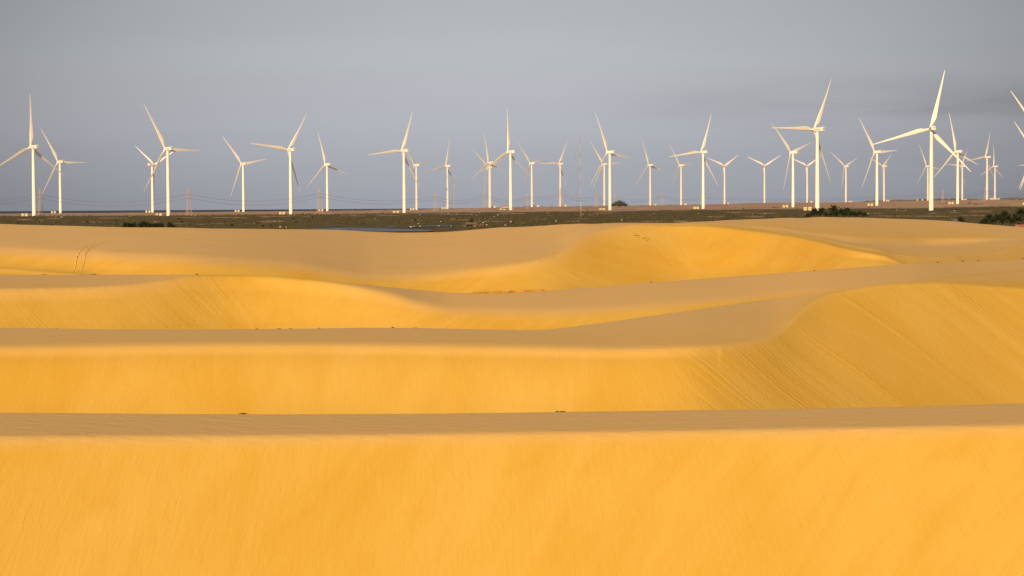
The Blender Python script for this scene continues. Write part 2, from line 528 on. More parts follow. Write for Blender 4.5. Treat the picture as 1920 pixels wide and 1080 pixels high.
rise(cC, const(.004), .12, 1, 'first')
jump(V([1150, 1320, 1450, 1700, 1920, 2200], [.42, .42, .49, .67, .84, 1.0]), V([1200, 1450], [.3, .2]))
sE = V([-200, 1150, 1300, 1420, 1480, 1540, 1600, 1750, 1920], [.45, .45, .43, .34, .27, .26, .28, .31, .32], 22)
wE = V([1050, 1250, 1500], [.4, .3, .08], 40)
state_d0 = state['d'].copy(); state_t0 = state['t'].copy()
rise(lambda x: cE(x) + (cC(x) - cE(x)) * .12, sE, lambda x: np.where(x < 1350, 1, .5), 0)
rise(cE, sE, wE, V([1150, 1420, 1600], [.7, .6, 0]))
rise(cF, V([900, 1300], [.008, .034]), .1, V([1500, 1600, 1700], [1, 1, 0]), 'second')
jump(V([-300, 0, 250, 450, 650, 850, 1000, 1560, 2400], [.30, .34, .41, .48, .46, .38, .36, .14, .12]), V([900, 1500], [.28, .12]))
rise(cG, const(.02), .15, V([1540, 1640], [0, 1], 20))
jump(V([1600, 1700, 2000], [0.0, .0, .1]), .05)
sH = V([-300, 300, 640, 760, 850, 1000, 1300, 1560], [.5, .52, .52, .42, .36, .36, .36, .32])
wH = V([-200, 320, 640, 760, 850, 1600], [.1, .1, .1, .5, .8, .8])
rise(lambda x: cH(x) + (cG(x) - cH(x)) * .25, sH, .8, V([1500, 1620], [0, .9], 20))
rise(cH, sH, wH, V([-300, 330, 380, 600, 650, 760, 1500], [.9, .7, 0, 0, .6, .8, .9]))
rise(cI, V([-300, 600, 900, 2000], [.015, .02, .055, .055]), .12, V([-300, 350, 380, 600, 640, 800, 2000], [1, 1, 0, 0, 1, 1, .9]), 'third')
jump(V([-300, 700, 1000, 1300, 1690, 2400], [.42, .42, .32, .44, .28, .28]), .16)
rise(cJ, const(.4), .1, V([1640, 1740], [0, .7], 20), 'wedge')
jump(V([-300, 0, 150, 250, 300], [.16, .12, .04, .0, 0]), .05)
sK = V([-300, 300, 500, 700, 850, 1000, 1060, 1130, 1250, 1400, 1600, 1700], [.4, .42, .42, .42, .38, .34, .3, .27, .33, .42, .45, .3], 28)
wK = V([-300, 680, 800, 1000, 1060, 1700], [1.2, 1.2, .8, .2, .1, .08])
rise(lambda x: cK(x) + (cJ(x) - cK(x)) * .3, sK, 1, V([1660, 1740], [0, .7], 15))
rise(cK, sK, wK, V([-300, 700, 1000, 1150, 1250, 1670, 1740], [.8, .8, .7, .5, 0, 0, .7], 25), 'far_brink')
jump(V([1000, 1250, 1420, 1560, 1720], [0, .0, .06, .06, .0]), .04)
sP = .04
rise(cM1, V([1250, 1450, 1600, 1900, 2000], [sP, .05, .34, .34, .1]), .12, V([1250, 1450, 1600], [1, .9, .5]), cs=14)
rise(cM2, V([1250, 1450, 1600, 1800, 1880], [sP, .012, .002, .002, .03]), .25, 1, cs=14)
rise(cM3, V([1250, 1400, 1550, 1800, 1850, 1900], [sP, .06, .2, .34, .2, .04]), .12, V([1250, 1450, 1830, 1920], [1, .55, .4, 1]), cs=14)
rise(cS, V([-300, 700, 1000, 1250, 1500, 1920], [.042, .042, .04, .034, .026, .036]), .15, 1, 'skyline', cs=20)
dS, zS = crests['skyline']
key(dS * 1.05, zS - 1.0, .6, .5)
key(dS * 1.05 + 45, np.minimum(zS - 3, -13.0), 1, .3)
key(dS * 1.05 + 400, np.minimum(zS - 3, -24.0), 1, .3)

KD = np.stack(keysD); KZ = np.stack(keysZ); KW = np.stack(keysW); KF = np.stack(keysFlat)
for i in range(1, len(KD)):
    KD[i] = np.maximum(KD[i], KD[i - 1] + .02)

# rows: common distances, dense where the photo looks
rows = np.concatenate([np.geomspace(1.0, 78, 60, endpoint=False), np.geomspace(78, 118, 190, endpoint=False), np.geomspace(118, 480, 560, endpoint=False),
                       np.geomspace(480, 1500, 210)])
NR = len(rows); NCC = len(apx)
lr = np.log(rows)
Z = np.empty((NR, NCC)); W = np.empty((NR, NCC)); FL = np.empty((NR, NCC))
for j in range(NCC):
    lk = np.log(KD[:, j])
    Z[:, j] = np.interp(rows, KD[:, j], KZ[:, j])
    W[:, j] = np.interp(lr, lk, KW[:, j])
    FL[:, j] = np.interp(lr, lk, KF[:, j])


S1 = blur_rows(Z, 1.2); S2 = blur_rows(Z, 3.2); S3 = blur_rows(Z, 7.0)
Wc = np.clip(W, 0, 1.2)
Z = np.where(Wc < .35, S1 + (S2 - S1) * np.clip((Wc - .1) / .25, 0, 1), S2 + (S3 - S2) * np.clip((Wc - .35) / .65, 0, 1))
Z = .55 * Z + .45 * blur_cols(Z, 1.1)
FL = blur_rows(FL, 2.0)


def vnoise(x, y, seed):
    r = np.random.default_rng(seed); T = r.random((256, 256))
    xi = np.floor(x).astype(int); yi = np.floor(y).astype(int)
    fx = x - xi; fy = y - yi
    fx = fx * fx * (3 - 2 * fx); fy = fy * fy * (3 - 2 * fy)
    g = lambda a, bb: T[a % 256, bb % 256]
    return (g(xi, yi) * (1 - fx) + g(xi + 1, yi) * fx) * (1 - fy) + (g(xi, yi + 1) * (1 - fx) + g(xi + 1, yi + 1) * fx) * fy - .5


AA, DD = np.meshgrid(alpha, rows)
X = DD * np.sin(AA); Y = DD * np.cos(AA)
# fall lines: walk uphill from every vertex, remember where the brink was met
gz_r = np.gradient(Z, rows, axis=0)
gz_a = np.gradient(Z, alpha, axis=1) / DD
gz_r = blur_cols(blur_rows(gz_r, 2), 5); gz_a = blur_cols(blur_rows(gz_a, 2), 5)
SL = np.hypot(gz_r, gz_a)
colpos = lambda a: np.interp(a, alpha, np.arange(NCC))
rowpos = lambda d: np.interp(d, rows, np.arange(NR))
grp = np.maximum(gz_r, 0)
ratio = np.clip(gz_a * grp / (grp ** 2 + .025 ** 2), -3.2, 3.2) * np.clip((SL - .05) / .05, 0, 1)
ratio = blur_rows(blur_cols(ratio, 3), 1.5)
ratio *= np.clip((grp - .04) / .06, 0, 1)
relax = .12 * (1 - np.clip((grp - .05) / .06, 0, 1))
lab_ = np.empty((NR, NCC)); KAP = .38; lab_[-1] = alpha + KAP * math.log(rows[-1] / 170)
for i in range(NR - 2, -1, -1):
    src = alpha + ratio[i] * (rows[i + 1] - rows[i]) / rows[i]
    v_ = np.interp(src, alpha, lab_[i + 1])
    lab_[i] = v_ + relax[i] * (alpha + KAP * math.log(rows[i] / 170) - v_)
FS = lab_ * 170.0
FT = DD * 1.0
SLIP = np.clip((SL - .09) / .08, 0, 1) * (1 - np.clip(FL * 1.2, 0, 1))
# the streaks show most where slip faces turn away from the wind
pxc = np.broadcast_to(apx, Z.shape)
side = np.clip(np.abs(gz_a) / (np.abs(gz_r) + .02), 0, 1)
SLIP *= np.clip(.05 + .12 * np.clip((DD - 230) / 40, 0, 1) + 1.0 * side, 0, 1)
gFS = np.hypot(np.gradient(FS, rows, axis=0), np.gradient(FS, alpha, axis=1) / DD)
SLIP *= np.clip(.75 / (gFS + .05), 0, 1.5) * np.clip(2.2 / (gFS + .05), 0, 1)
SLIP = blur_rows(blur_cols(SLIP, 2), 2)

amp = np.clip((DD - 60) / 40, 0, 1)
Z += amp * (.10 * vnoise((X + .5 * Y) / 11, (Y - .45 * X) / 15, 1) + .022 * vnoise((X - .6 * Y) / 4.3, (Y + .6 * X) / 6, 2)) * np.clip(DD / 250, .5, 2.2)


def grid_mesh(name, X, Y, Z, mat, attrs):
    nr, nc = X.shape
    me = bpy.data.meshes.new(name)
    me.vertices.add(nr * nc)
    me.vertices.foreach_set('co', np.stack([X, Y, Z], -1).astype(np.float32).ravel())
    i = np.arange(nr * nc).reshape(nr, nc)
    q = np.stack([i[:-1, :-1], i[:-1, 1:], i[1:, 1:], i[1:, :-1]], -1).reshape(-1, 4)
    nf = len(q)
    me.loops.add(nf * 4); me.polygons.add(nf)
    me.loops.foreach_set('vertex_index', q.astype(np.int32).ravel())
    me.polygons.foreach_set('loop_start', np.arange(0, nf * 4, 4, dtype=np.int32))
    me.polygons.foreach_set('loop_total', np.full(nf, 4, np.int32))
    me.polygons.foreach_set('use_smooth', np.ones(nf, bool))
    me.update(calc_edges=True)
    for k, v in attrs.items():
        a = me.attributes.new(k, 'FLOAT', 'POINT')
        a.data.foreach_set('value', v.astype(np.float32).ravel())
    me.materials.append(mat)
    me.update()
    return me


dunes = link('sand_dunes', grid_mesh('sand_dunes', X, Y, Z, M_sand, {'fall_s': FS, 'fall_t': FT, 'slip': SLIP, 'flat': FL}))
tag(dunes, 'rolling golden sand dunes with bright slopes and dull flat tops', 'dunes', kind='structure')


def sand_z(a, d):
    r = float(np.clip(rowpos(d), 0, NR - 1.001)); c = float(np.clip(colpos(a), 0, NCC - 1.001))
    i, j = int(r), int(c); u, v = r - i, c - j
    return (Z[i, j] * (1 - v) + Z[i, j + 1] * v) * (1 - u) + (Z[i + 1, j] * (1 - v) + Z[i + 1, j + 1] * v) * u


def sand_hit(x, y, dmin=78):
    a, t = ray(x, y)
    j = int(round(float(colpos(a))))
    f = Z[:, j] + float(t) * rows
    k = np.nonzero((rows > dmin) & (f >= 0))[0]
    return float(a), (float(rows[k[0]]) if len(k) else None)


def sand_crest(x, y, dlo, dhi):
    """range of the crest nearest to image height y within a distance window"""
    a, t = ray(x, y)
    j = float(colpos(a))
    nm = 'first' if dhi < 130 else 'second' if dhi < 240 else 'third'
    d0 = float(np.interp(j, np.arange(NCC), crests[nm][0]))
    k = int(round(j)); sel = (rows > d0 * .97) & (rows < d0 * 1.03)
    return float(a), float(rows[sel][np.argmax((Z[:, k] / rows)[sel])])


# ------------------------------------------------------------------ turbines: measured tips and bases
CR = {'A': 0, 'B': 400, 'C': 760, 'D': 1100, 'E': 1440}
ZK = 1851 / 480.0


def P(c, x, y): return (CR[c] + x / ZK, 160 + y / ZK)


T = []


def turb(c, tips, base, hub_y, sgn=1):
    T.append(dict(tips=[P(c, *t) if c else t for t in tips], base=P(c, *base) if c else base, hy=160 + hub_y / ZK if c else hub_y, sgn=sgn))


turb(None, [(59.1, 178.9), (118, 326.7), (-15.1, 322.4)], (64, 406.2), 275.6)
turb('A', [(305, 322), (623, 552), (301, 787)], (437, 925), 554)
turb('A', [(960, 412), (1153, 822), (1262, 488)], (1118, 920), 563, -1)
turb('A', [(1053, 150), (1458, 461), (1034, 768)], (1214, 945), 460)
turb('B', [(73, 374), (390, 525), (119, 804)], (217, 915), 566)
turb('B', [(687, 192), (275, 434), (616, 777)], (558, 935), 466)
turb('B', [(764, 337), (666, 746), (968, 636)], (822, 910), 571)
turb('B', [(1456, 178), (1112, 517), (1476, 730)], (1378, 927), 475)
turb('B', [(1360, 410), (1578, 534), (1392, 788)], (1467, 902), 579)
turb('B', [(1717, 366), (1526, 646), (1767, 739)], (1693, 893), 582)
turb('C', [(576, 352), (467, 693), (727, 635)], (611, 886), 565)
turb('C', [(481, 457), (723, 519), (556, 802)], (607, 888), 592)
turb('C', [(755, 159), (537, 641), (892, 647)], (757, 915), 480)
turb('C', [(812, 409), (1022, 524), (839, 757)], (913, 880), 563)
turb('C', [(1179, 394), (956, 573), (1164, 739)], (1122, 877), 568)
turb('C', [(1344, 412), (1561, 553), (1351, 747)], (1437, 870), 569)
turb('C', [(1384, 198), (1636, 515), (1319, 739)], (1477, 907), 484)
turb('D', [(409, 399), (346, 721), (560, 612)], (457, 870), 577)
turb('D', [(604, 429), (773, 560), (605, 747)], (680, 867), 578)
turb('D', [(912, 202), (595, 529), (939, 719)], (845, 893), 484)
turb('D', [(876, 530), (1098, 500), (992, 716)], (985, 860), 580)
turb('D', [(1158, 516), (1404, 511), (1290, 714)], (1293, 850), 579)
turb('D', [(1349, 286), (1626, 399), (1407, 770)], (1489, 882), 484)
turb('D', [(1475, 520), (1690, 515), (1597, 712)], (1588, 850), 581)
turb(None, [(1561.3, 145.5), (1448.8, 244.3), (1553.5, 340)], (1535, 394.7), 242)
turb('E', [(459, 489), (651, 515), (523, 755)], (562, 848), 581)
turb('E', [(672, 247), (935, 458), (667, 742)], (789, 870), 481)
turb('E', [(733, 528), (901, 486), (822, 742)], (836, 840), 580)
turb('E', [(1102, 438), (1238, 597), (1070, 720)], (1153, 835), 585)
turb(None, [(1772.3, 133), (1637.8, 273), (1816.5, 319.5)], (1744.7, 395), 242.5)
turb('E', [(1323, 205), (1512, 564), (1195, 671)], (1371, 860), 481)
turb('E', [(1448, 458), (1292, 576), (1416, 722)], (1400, 832), 581)
turb('E', [(1614, 333), (1441, 556), (1624, 670)], (1582, 828), 520)
turb('E', [(1638, 433), (1533, 659), (1696, 669)], (1637, 826), 584)


def manual(cx, cy, Lp, th, c, bx, by):
    tips = [(cx + c * Lp * math.sin(th + k * 2 * math.pi / 3), cy - Lp * math.cos(th + k * 2 * math.pi / 3)) for k in range(3)]
    T.append(dict(tips=tips, base=(bx, by), hy=cy, sgn=1))


manual(1936, 288, 70, math.radians(-35), .8, 1943, 384)
manual(1950, 310, 47, math.radians(-90), .8, 1954, 376)
manual(1948, 257, 104, math.radians(-37), .8, 1955, 392)

HUB = 80.0
PRE = 3.2      # forward bend of the blade tips
OVER = 4.4     # distance rotor plane to tower axis
for t in T:
    tips = np.array(t['tips']); C = tips.mean(0); dv = tips - C
    hpx = t['base'][1] - t['hy']
    d = HUB * F / hpx
    # blade azimuths from the vertical components
    order = np.argsort(np.arctan2(dv[:, 0], -dv[:, 1]))
    angs = np.arctan2(dv[:, 0] / .78, -dv[:, 1])
    TH, CC = np.meshgrid(np.linspace(-math.pi / 3, math.pi / 3, 241), np.linspace(.55, 1.0, 46), indexing='ij')
    best = None
    for sh in range(3):
        A3 = TH[..., None] + (np.arange(3) + sh) * 2 * math.pi / 3
        mm = np.stack([CC[..., None] * np.sin(A3), -np.cos(A3)], -1)
        for perm in ((0, 1, 2), (0, 2, 1)):
            q = dv[list(perm)]
            LL = (q * mm).sum((-1, -2)) / (mm * mm).sum((-1, -2))
            EE = ((q - LL[..., None, None] * mm) ** 2).sum((-1, -2)) + (LL < 0) * 1e6
            m_ = np.unravel_index(np.argmin(EE), EE.shape)
            if best is None or EE[m_] < best[0]: best = (float(EE[m_]), float(TH[m_]), float(CC[m_]), float(LL[m_]))
    e, th, c, Lq = best
    psi = math.acos(min(c, .998)) * t['sgn'] - float(ray(C[0], C[1])[0])
    n = Vector((-math.sin(psi), math.cos(psi), 0))
    Cw = at(C[0], C[1], d)
    hub = Cw - n * PRE
    basew = at(*t['base'], d)
    axis = hub - n * OVER
    t.update(d=d, th=th, psi=psi, blade=Lq * d / F, hub=hub, base_w=Vector((axis.x, axis.y, basew.z)), H=hub.z - basew.z, err=math.sqrt(e / 3))
T.sort(key=lambda t: t['base_w'].x / t['base_w'].y)

# ------------------------------------------------------------------ pylons, masts (positions needed for the ground)
PY = [(76, 355, 403, 2300), (354.2, 353, 404, 2300), (599.3, 352.5, 399.5, 2380), (816.8, 360.5, 396.5, 2480), (909, 357, 390, 2600),
      (987.3, 363, 392, 2700), (1051.3, 352, 388, 2750), (1118, 360.5, 388.5, 2900), (1153, 363, 389, 3200), (1241.3, 361, 386, 3300),
      (1314, 366, 384.5, 3400), (1767.6, 357, 380, 3300), (1847.5, 352, 377, 3100), (1950, 350, 378, 2900)]
MASTS = [(1089.3, 256, 406.5, 1900), (851.5, 305, 391, 3400)]

# ------------------------------------------------------------------ ground
anch = []          # (px, ln d, z)
for t in T:
    b_ = t['base_w']; x_, y_ = pix(b_)
    anch.append((x_, math.log(t['d']), b_.z))
for p in PY[:7]:
    w = at(p[0], p[2], p[3]); anch.append((p[0], math.log(p[3]), w.z))
anch.append((MASTS[0][0], math.log(1900), at(MASTS[0][0], 406.5, 1900).z))
for x in range(-600, 2600, 160):
    anch.append((x, math.log(560), -10.0)); anch.append((x, math.log(760), -9.6)); anch.append((x, math.log(1050), -9.3)); anch.append((x, math.log(1450), -8.4 + .9 * (x > 1500)))
cEdge = pchip([-300, 0, 120, 240, 460, 680, 800, 860, 960, 1100, 1200, 1340, 1420, 1480, 1600, 1650, 1750, 1850, 1920, 2200],
              [402, 400.6, 399.9, 399, 397, 394.2, 392.2, 390.8, 388.6, 387, 385, 383, 381.3, 379.8, 379.6, 379, 377.2, 375.4, 374.8, 373])
dEdge = lin([-300, 600, 900, 1100, 2200], [3700, 3800, 4200, 4900, 4900])
for x in range(-600, 2600, 90):
    xx = min(max(x, -300), 2200)
    de = float(dEdge(xx)); anch.append((x, math.log(de), at(xx, float(cEdge(xx)), de).z))
anch = np.array(anch)


def ground_z(px, d):
    px = np.asarray(px, float); d = np.asarray(d, float)
    sh = np.broadcast(px, d).shape
    px = np.broadcast_to(px, sh).ravel(); ld = np.log(np.broadcast_to(d, sh)).ravel()
    out = np.empty(len(px))
    for s in range(0, len(px), 20000):
        q = slice(s, s + 20000)
        dx = (px[q, None] - anch[None, :, 0]) / 150; dy = (ld[q, None] - anch[None, :, 1]) * 5
        w = 1 / (dx * dx + dy * dy + .006) ** 2
        out[q] = (w * anch[None, :, 2]).sum(1) / w.sum(1)
    return out.reshape(sh)


def gpx(a): return np.interp(a, alpha, apx)


ga_px = np.concatenate([np.linspace(-1500, -120, 30, endpoint=False), np.linspace(-120, 2040, 330), np.linspace(2040, 3400, 31)[1:]])
ga = ray(ga_px, np.full_like(ga_px, 395.0))[0]
grow = np.concatenate([np.geomspace(150, 500, 8, endpoint=False), np.geomspace(500, 3600, 260, endpoint=False), np.geomspace(3600, 9000, 40)])
GA, GD = np.meshgrid(ga, grow)
GP = np.broadcast_to(ga_px, GA.shape)
GZ = ground_z(np.clip(GP, -600, 2500), np.minimum(GD, np.broadcast_to(dEdge(ga_px), GA.shape)))
GX = GD * np.sin(GA); GY = GD * np.cos(GA)
rel = np.clip((GD - 700) / 300, 0, 1)
GZ += rel * (.55 * vnoise(GX / 40, GY / 60, 21) + .4 * vnoise(GX / 13, GY / 22, 22)) * np.clip(GD / 2000, .4, 1.1)
over = GD - np.broadcast_to(dEdge(ga_px), GA.shape)
GZ -= np.clip(over, 0, 4000) * .012
dEnd = np.interp(ga, alpha, dS * 1.05 + 30)
GZ = np.where(GD < np.broadcast_to(dEnd, GD.shape), -34.0, GZ)
cGr = pchip([-300, 0, 240, 400, 600, 800, 1000, 1200, 1400, 1600, 1700, 1920, 2200],
            [404.6, 404.8, 404.2, 403.1, 401.6, 400, 397.2, 395.2, 392.6, 390.6, 390.2, 387, 386])
gy = np.array([[0.0]])
# green amount from the drop angle of each ground point
TT = -GZ / GD
tg = ray(ga_px, cGr(ga_px))[1]
GREEN = .5 + np.clip((TT - np.broadcast_to(tg, TT.shape)) / .0011, -1, 1) * .42
WET = np.clip(1 - np.abs(TT - .0024) / .0005, 0, 1) * np.clip((GP - 690) / 60, 0, 1) * np.clip((960 - GP) / 60, 0, 1) * .8
PATCH = [(1717, 404.8, 78, 1.0), (1828, 403.3, 34, .7), (508, 414.6, 24, 1.6), (917, 415, 28, .9), (1069, 415.8, 8, .9), (862, 412, 20, 1.4), (1340, 406.3, 14, 1.2), (1413, 405.8, 20, 1.4), (1462, 405.6, 8, 1),
         (1285, 414.6, 18, 1.6), (1268, 414.5, 10, 1.2), (1220, 414.4, 30, .8), (167, 415.8, 14, .9), (185, 415.8, 8, .6), (290, 415.3, 8, 1.2), (430, 407.5, 34, .9), (45, 411.2, 14, 1), (960, 400.6, 28, .9), (515, 405.6, 30, .8),
         (576, 405, 8, .8), (660, 404.3, 24, .7), (730, 404.2, 24, .6), (845, 401.8, 40, .6), (1390, 398, 30, .8), (1130, 399.6, 20, .7), (1790, 397.6, 8, .9), (1750, 399.4, 8, .9), (1840, 395.5, 24, .8), (700, 412.8, 14, .6), (780, 412.5, 10, .7),
         (210, 408.5, 30, .8), (100, 409.5, 12, .8), (350, 407.8, 30, .6), (1010, 411, 14, .7), (1090, 410, 12, .7), (1440, 399.5, 20, .6), (1520, 402.5, 10, .7), (1580, 391.5, 14, .9), (1500, 391.5, 40, .7), (1700, 389.5, 60, .9)]
YPX = TT * F + 395.6 - .0065 * GP
BARE = np.zeros_like(GZ)
for cx_, cy_, hw_, hh_ in PATCH:
    BARE = np.maximum(BARE, np.clip(1.35 - ((GP - cx_) / hw_) ** 4 - ((YPX - cy_ - .5 * vnoise(GX / 9, GY / 90, 31)) / hh_) ** 2, 0, 1))
ground = link('ground', grid_mesh('ground', GX, GY, GZ, M_ground, {'green': GREEN, 'wet': WET, 'bare': BARE}))
tag(ground, 'flat dark marshland with sandy openings and reddish dry heath beyond', 'ground', kind='structure')


def gz_at(px, d):
    """ground height at azimuth of pixel column px (bilinear on the mesh)"""
    r = float(np.clip(np.interp(d, grow, np.arange(len(grow))), 0, len(grow) - 1.001)); c = float(np.clip(np.interp(px, ga_px, np.arange(len(ga_px))), 0, len(ga_px) - 1.001))
    i, j = int(r), int(c); u, v = r - i, c - j
    return (GZ[i, j] * (1 - v) + GZ[i, j + 1] * v) * (1 - u) + (GZ[i + 1, j] * (1 - v) + GZ[i + 1, j + 1] * v) * u


def ground_pt(x, y, dmin=620, dmax=4900):
    """where the sight line through (x, y) meets the ground"""
    a, t = ray(x, y)
    ds = np.geomspace(dmin, dmax, 900)
    j = int(np.clip(np.interp(x, ga_px, np.arange(len(ga_px))), 0, len(ga_px) - 1.001)); v = float(np.interp(x, ga_px, np.arange(len(ga_px)))) - j
    zc = np.interp(ds, grow, GZ[:, j] * (1 - v) + GZ[:, j + 1] * v)
    k = np.nonzero(zc + float(t) * ds >= 0)[0]
    if len(k) == 0: return None, None
    d = float(ds[k[0]])
    return Vector((d * math.sin(a), d * math.cos(a), gz_at(x, d))), d


def on_ground(x, d):
    a, _ = ray(x, 395)
    return Vector((d * math.sin(a), d * math.cos(a), gz_at(x, d)))


# sea
mb = MB(); n = 60
R0, R1 = 4200, 90000
vs = []
for k in range(n + 1):
    a = -1.2 + 2.4 * k / n
    for r in (R0, 8000, 16000, 40000, R1): vs.append((r * math.sin(a), r * math.cos(a), -11.0))
fs = [(k * 5 + i, k * 5 + i + 1, k * 5 + i + 6, k * 5 + i + 5) for k in range(n) for i in range(4)]
mb.add(vs, fs)
tag(mb.build('sea', M_sea), 'strip of dark blue sea on the horizon at the left', 'sea', kind='structure')


# ponds
def pond(pts, name, label, dz=.12):
    ws = []
    for x, y in pts:
        p, d = ground_pt(x, y, 560)
        ws.append(p)
    z = max(p.z for p in ws) + dz
    mb = MB()
    n = len(ws); c = sum((Vector((p.x, p.y, z)) for p in ws), Vector()) / n
    mb.add([(p.x, p.y, z) for p in ws], [tuple(range(n))])
    o = mb.build(name, M_pond)
    tag(o, label, 'pond', kind='structure')


pond([(574, 429.5), (600, 428.6), (640, 427.9), (665, 427.4), (690, 427.8), (720, 429.0), (750, 430.4), (790, 431.8), (815, 433.2), (800, 436), (700, 436), (640, 433), (600, 431.5)],
     'pond', 'blue grey pond in the marsh right behind the middle of the dune crest')
pond([(719, 426.6), (730, 425.3), (745, 425.6), (741, 427.2), (725, 427.4)], 'pond', 'small puddle just left of the marsh strip of water')
pond([(762, 425.6), (775, 424.6), (800, 424.0), (830, 423.6), (856, 424.0), (850, 425.2), (820, 425.6), (790, 426.2), (770, 426.6)],
     'pond', 'narrow strip of water behind the pond, left of the hut')

# ------------------------------------------------------------------ turbines
def blade_mesh():
    mb = MB(); n = 14
    secs = [(0.0, 2.3, 1.0, 0), (1.5, 2.3, 1.0, 0), (3.5, 2.4, .85, 16), (6, 2.95, .55, 15), (8.5, 4.1, .36, 13), (11.5, 4.6, .28, 11), (16, 4.15, .24, 8.5), (22, 3.4, .21, 6),
            (30, 2.5, .19, 3.5), (38, 1.95, .17, 2), (46, 1.4, .16, 1), (52, 1.0, .15, .3), (56, .62, .15, 0), (57.6, .3, .15, 0), (58, .08, .15, 0)]
    vs = []
    for z, c, th, tw in secs:
        tw = -math.radians(tw + 5 * min(1, z / 4))
        k = min(1, max(0, (z - 1.5) / 8))
        bend = PRE * (z / 58) ** 2
        for i in range(n):
            a = 2 * math.pi * i / n
            xc = .5 - .5 * math.cos(a)                       # 0 leading edge, 1 trailing edge
            prof = math.sin(a) * (.5 * (1 - k) + k * .5 * (1.25 * math.sqrt(max(1e-4, 1 - xc)) * (1 - .15 * xc)) * (.55 + .45 * (1 - xc)))
            x = (xc - (.5 * (1 - k) + .3 * k)) * c
            y = prof * th * c
            vs.append((x * math.cos(tw) - y * math.sin(tw), x * math.sin(tw) + y * math.cos(tw) + bend, z))
    fs = []
    for s in range(len(secs) - 1):
        for i in range(n): fs.append((s * n + i, s * n + (i + 1) % n, (s + 1) * n + (i + 1) % n, (s + 1) * n + i))
    mb.add(vs, fs, True)
    mb.add(vs[-n:], [tuple(range(n))])
    return mb.mesh('blade')


def tower_mesh():
    mb = MB(); n = 28
    pts = [(0, 0, -1.5), (0, 0, 0), (0, 0, 26), (0, 0, 26.12), (0, 0, 54), (0, 0, 54.12), (0, 0, 77.6)]
    mb.tube(pts, [2.3, 2.3, 2.06, 2.05, 1.78, 1.77, 1.5], n)
    return mb.mesh('tower')


def nacelle_mesh():
    """bevelled box, hub side at +Y"""
    mb = MB()
    prof = [(-1.9, -1.75), (1.9, -1.75), (2.0, -1.5), (2.0, 1.5), (1.75, 1.8), (-1.75, 1.8), (-2.0, 1.5), (-2.0, -1.5)]
    st = [(-7.9, .86), (-7.6, 1), (2.0, 1), (2.5, .9)]
    vs = [(x * s, y, z * s) for y, s in st for x, z in prof]
    n = len(prof)
    fs = [(k * n + i, k * n + (i + 1) % n, (k + 1) * n + (i + 1) % n, (k + 1) * n + i) for k in range(len(st) - 1) for i in range(n)]
    fs += [tuple(range(n)), tuple(reversed(range((len(st) - 1) * n, len(st) * n)))]
    mb.add(vs, fs)
    # anemometer frame and roof hatch
    mb.box((0, -5.6, 1.9), (2.4, 2.2, .3))
    mb.bar((-.6, -7.2, 1.75), (-.6, -7.2, 3.3), .07); mb.bar((.6, -7.2, 1.75), (.6, -7.2, 3.3), .07); mb.bar((-.8, -7.2, 3.0), (.8, -7.2, 3.0), .06)
    return mb.mesh('nacelle')


def hub_mesh():
    mb = MB()
    mb.tube([(0, -1.9, 0), (0, -1.6, 0), (0, .8, 0), (0, 1.6, 0), (0, 2.1, 0), (0, 2.3, 0)], [1.5, 1.65, 1.7, 1.35, .75, .1], 20)
    return mb.mesh('rotor_hub')


def vent_mesh():
    mb = MB(); mb.tube([(.45, -7.98, .45), (.45, -7.86, .45)], [.62, .62], 14, smooth=False)
    return mb.mesh('vent')


def door_mesh():
    mb = MB(); mb.box((0, -2.27, 1.5), (1.0, .14, 2.2)); mb.box((0, -2.7, .3), (1.4, .9, .25))
    return mb.mesh('door')


def text_mesh(body, size, font_mat, bold=0.02):
    cu = bpy.data.curves.new('lettering', 'FONT'); cu.body = body; cu.size = size; cu.align_x = 'CENTER'; cu.align_y = 'CENTER'
    cu.extrude = .02; cu.offset = bold
    tmp = bpy.data.objects.new('lettering_tmp', cu); col.objects.link(tmp)
    dg = bpy.context.evaluated_depsgraph_get()
    me = bpy.data.meshes.new_from_object(tmp.evaluated_get(dg))
    bpy.data.objects.remove(tmp); bpy.data.curves.remove(cu)
    me.materials.clear(); me.materials.append(font_mat)
    return me


blade_me = blade_mesh(); tower_me = tower_mesh(); nac_me = nacelle_mesh(); hub_me = hub_mesh(); vent_me = vent_mesh(); door_me = door_mesh()
for me_ in (vent_me, door_me): me_.materials.append(M_dark)
txt_me = text_mesh('Omega', 1.75, M_text, .03)
# emblem: two hooked crescents around a gap
mb = MB()
for a0, r0 in ((.3, .75), (.3 + math.pi, .75)):
    k = 14; vs = []
    for i in range(k + 1):
        a = a0 + (math.pi * .86) * i / k
        w = .34 * math.sin(math.pi * (i + .6) / (k + 1.2)) + .05
        for r in (r0 - w, r0 + w * .4): vs.append((r * math.cos(a), 0, r * math.sin(a)))
    mb.add(vs, [(2 * i, 2 * i + 1, 2 * i + 3, 2 * i + 2) for i in range(k)])
logo_me = mb.mesh('emblem', M_logo)

ORD = ['first', 'second', 'third', 'fourth', 'fifth', 'sixth', 'seventh', 'eighth', 'ninth', 'tenth', 'eleventh', 'twelfth', 'thirteenth', 'fourteenth', 'fifteenth',
       'sixteenth', 'seventeenth', 'eighteenth', 'nineteenth', 'twentieth', 'twenty-first', 'twenty-second', 'twenty-third', 'twenty-fourth', 'twenty-fifth', 'twenty-sixth',
       'twenty-seventh', 'twenty-eighth', 'twenty-ninth', 'thirtieth', 'thirty-first', 'thirty-second', 'thirty-third', 'thirty-fourth', 'thirty-fifth', 'thirty-sixth',
       'thirty-seventh', 'thirty-eighth', 'thirty-ninth', 'fortieth']
per_mat = {}


def with_mat(me, m):
    k = (me.name, m.name)
    if k not in per_mat:
        c = me.copy(); c.materials.clear(); c.materials.append(m); per_mat[k] = c
    return per_mat[k]


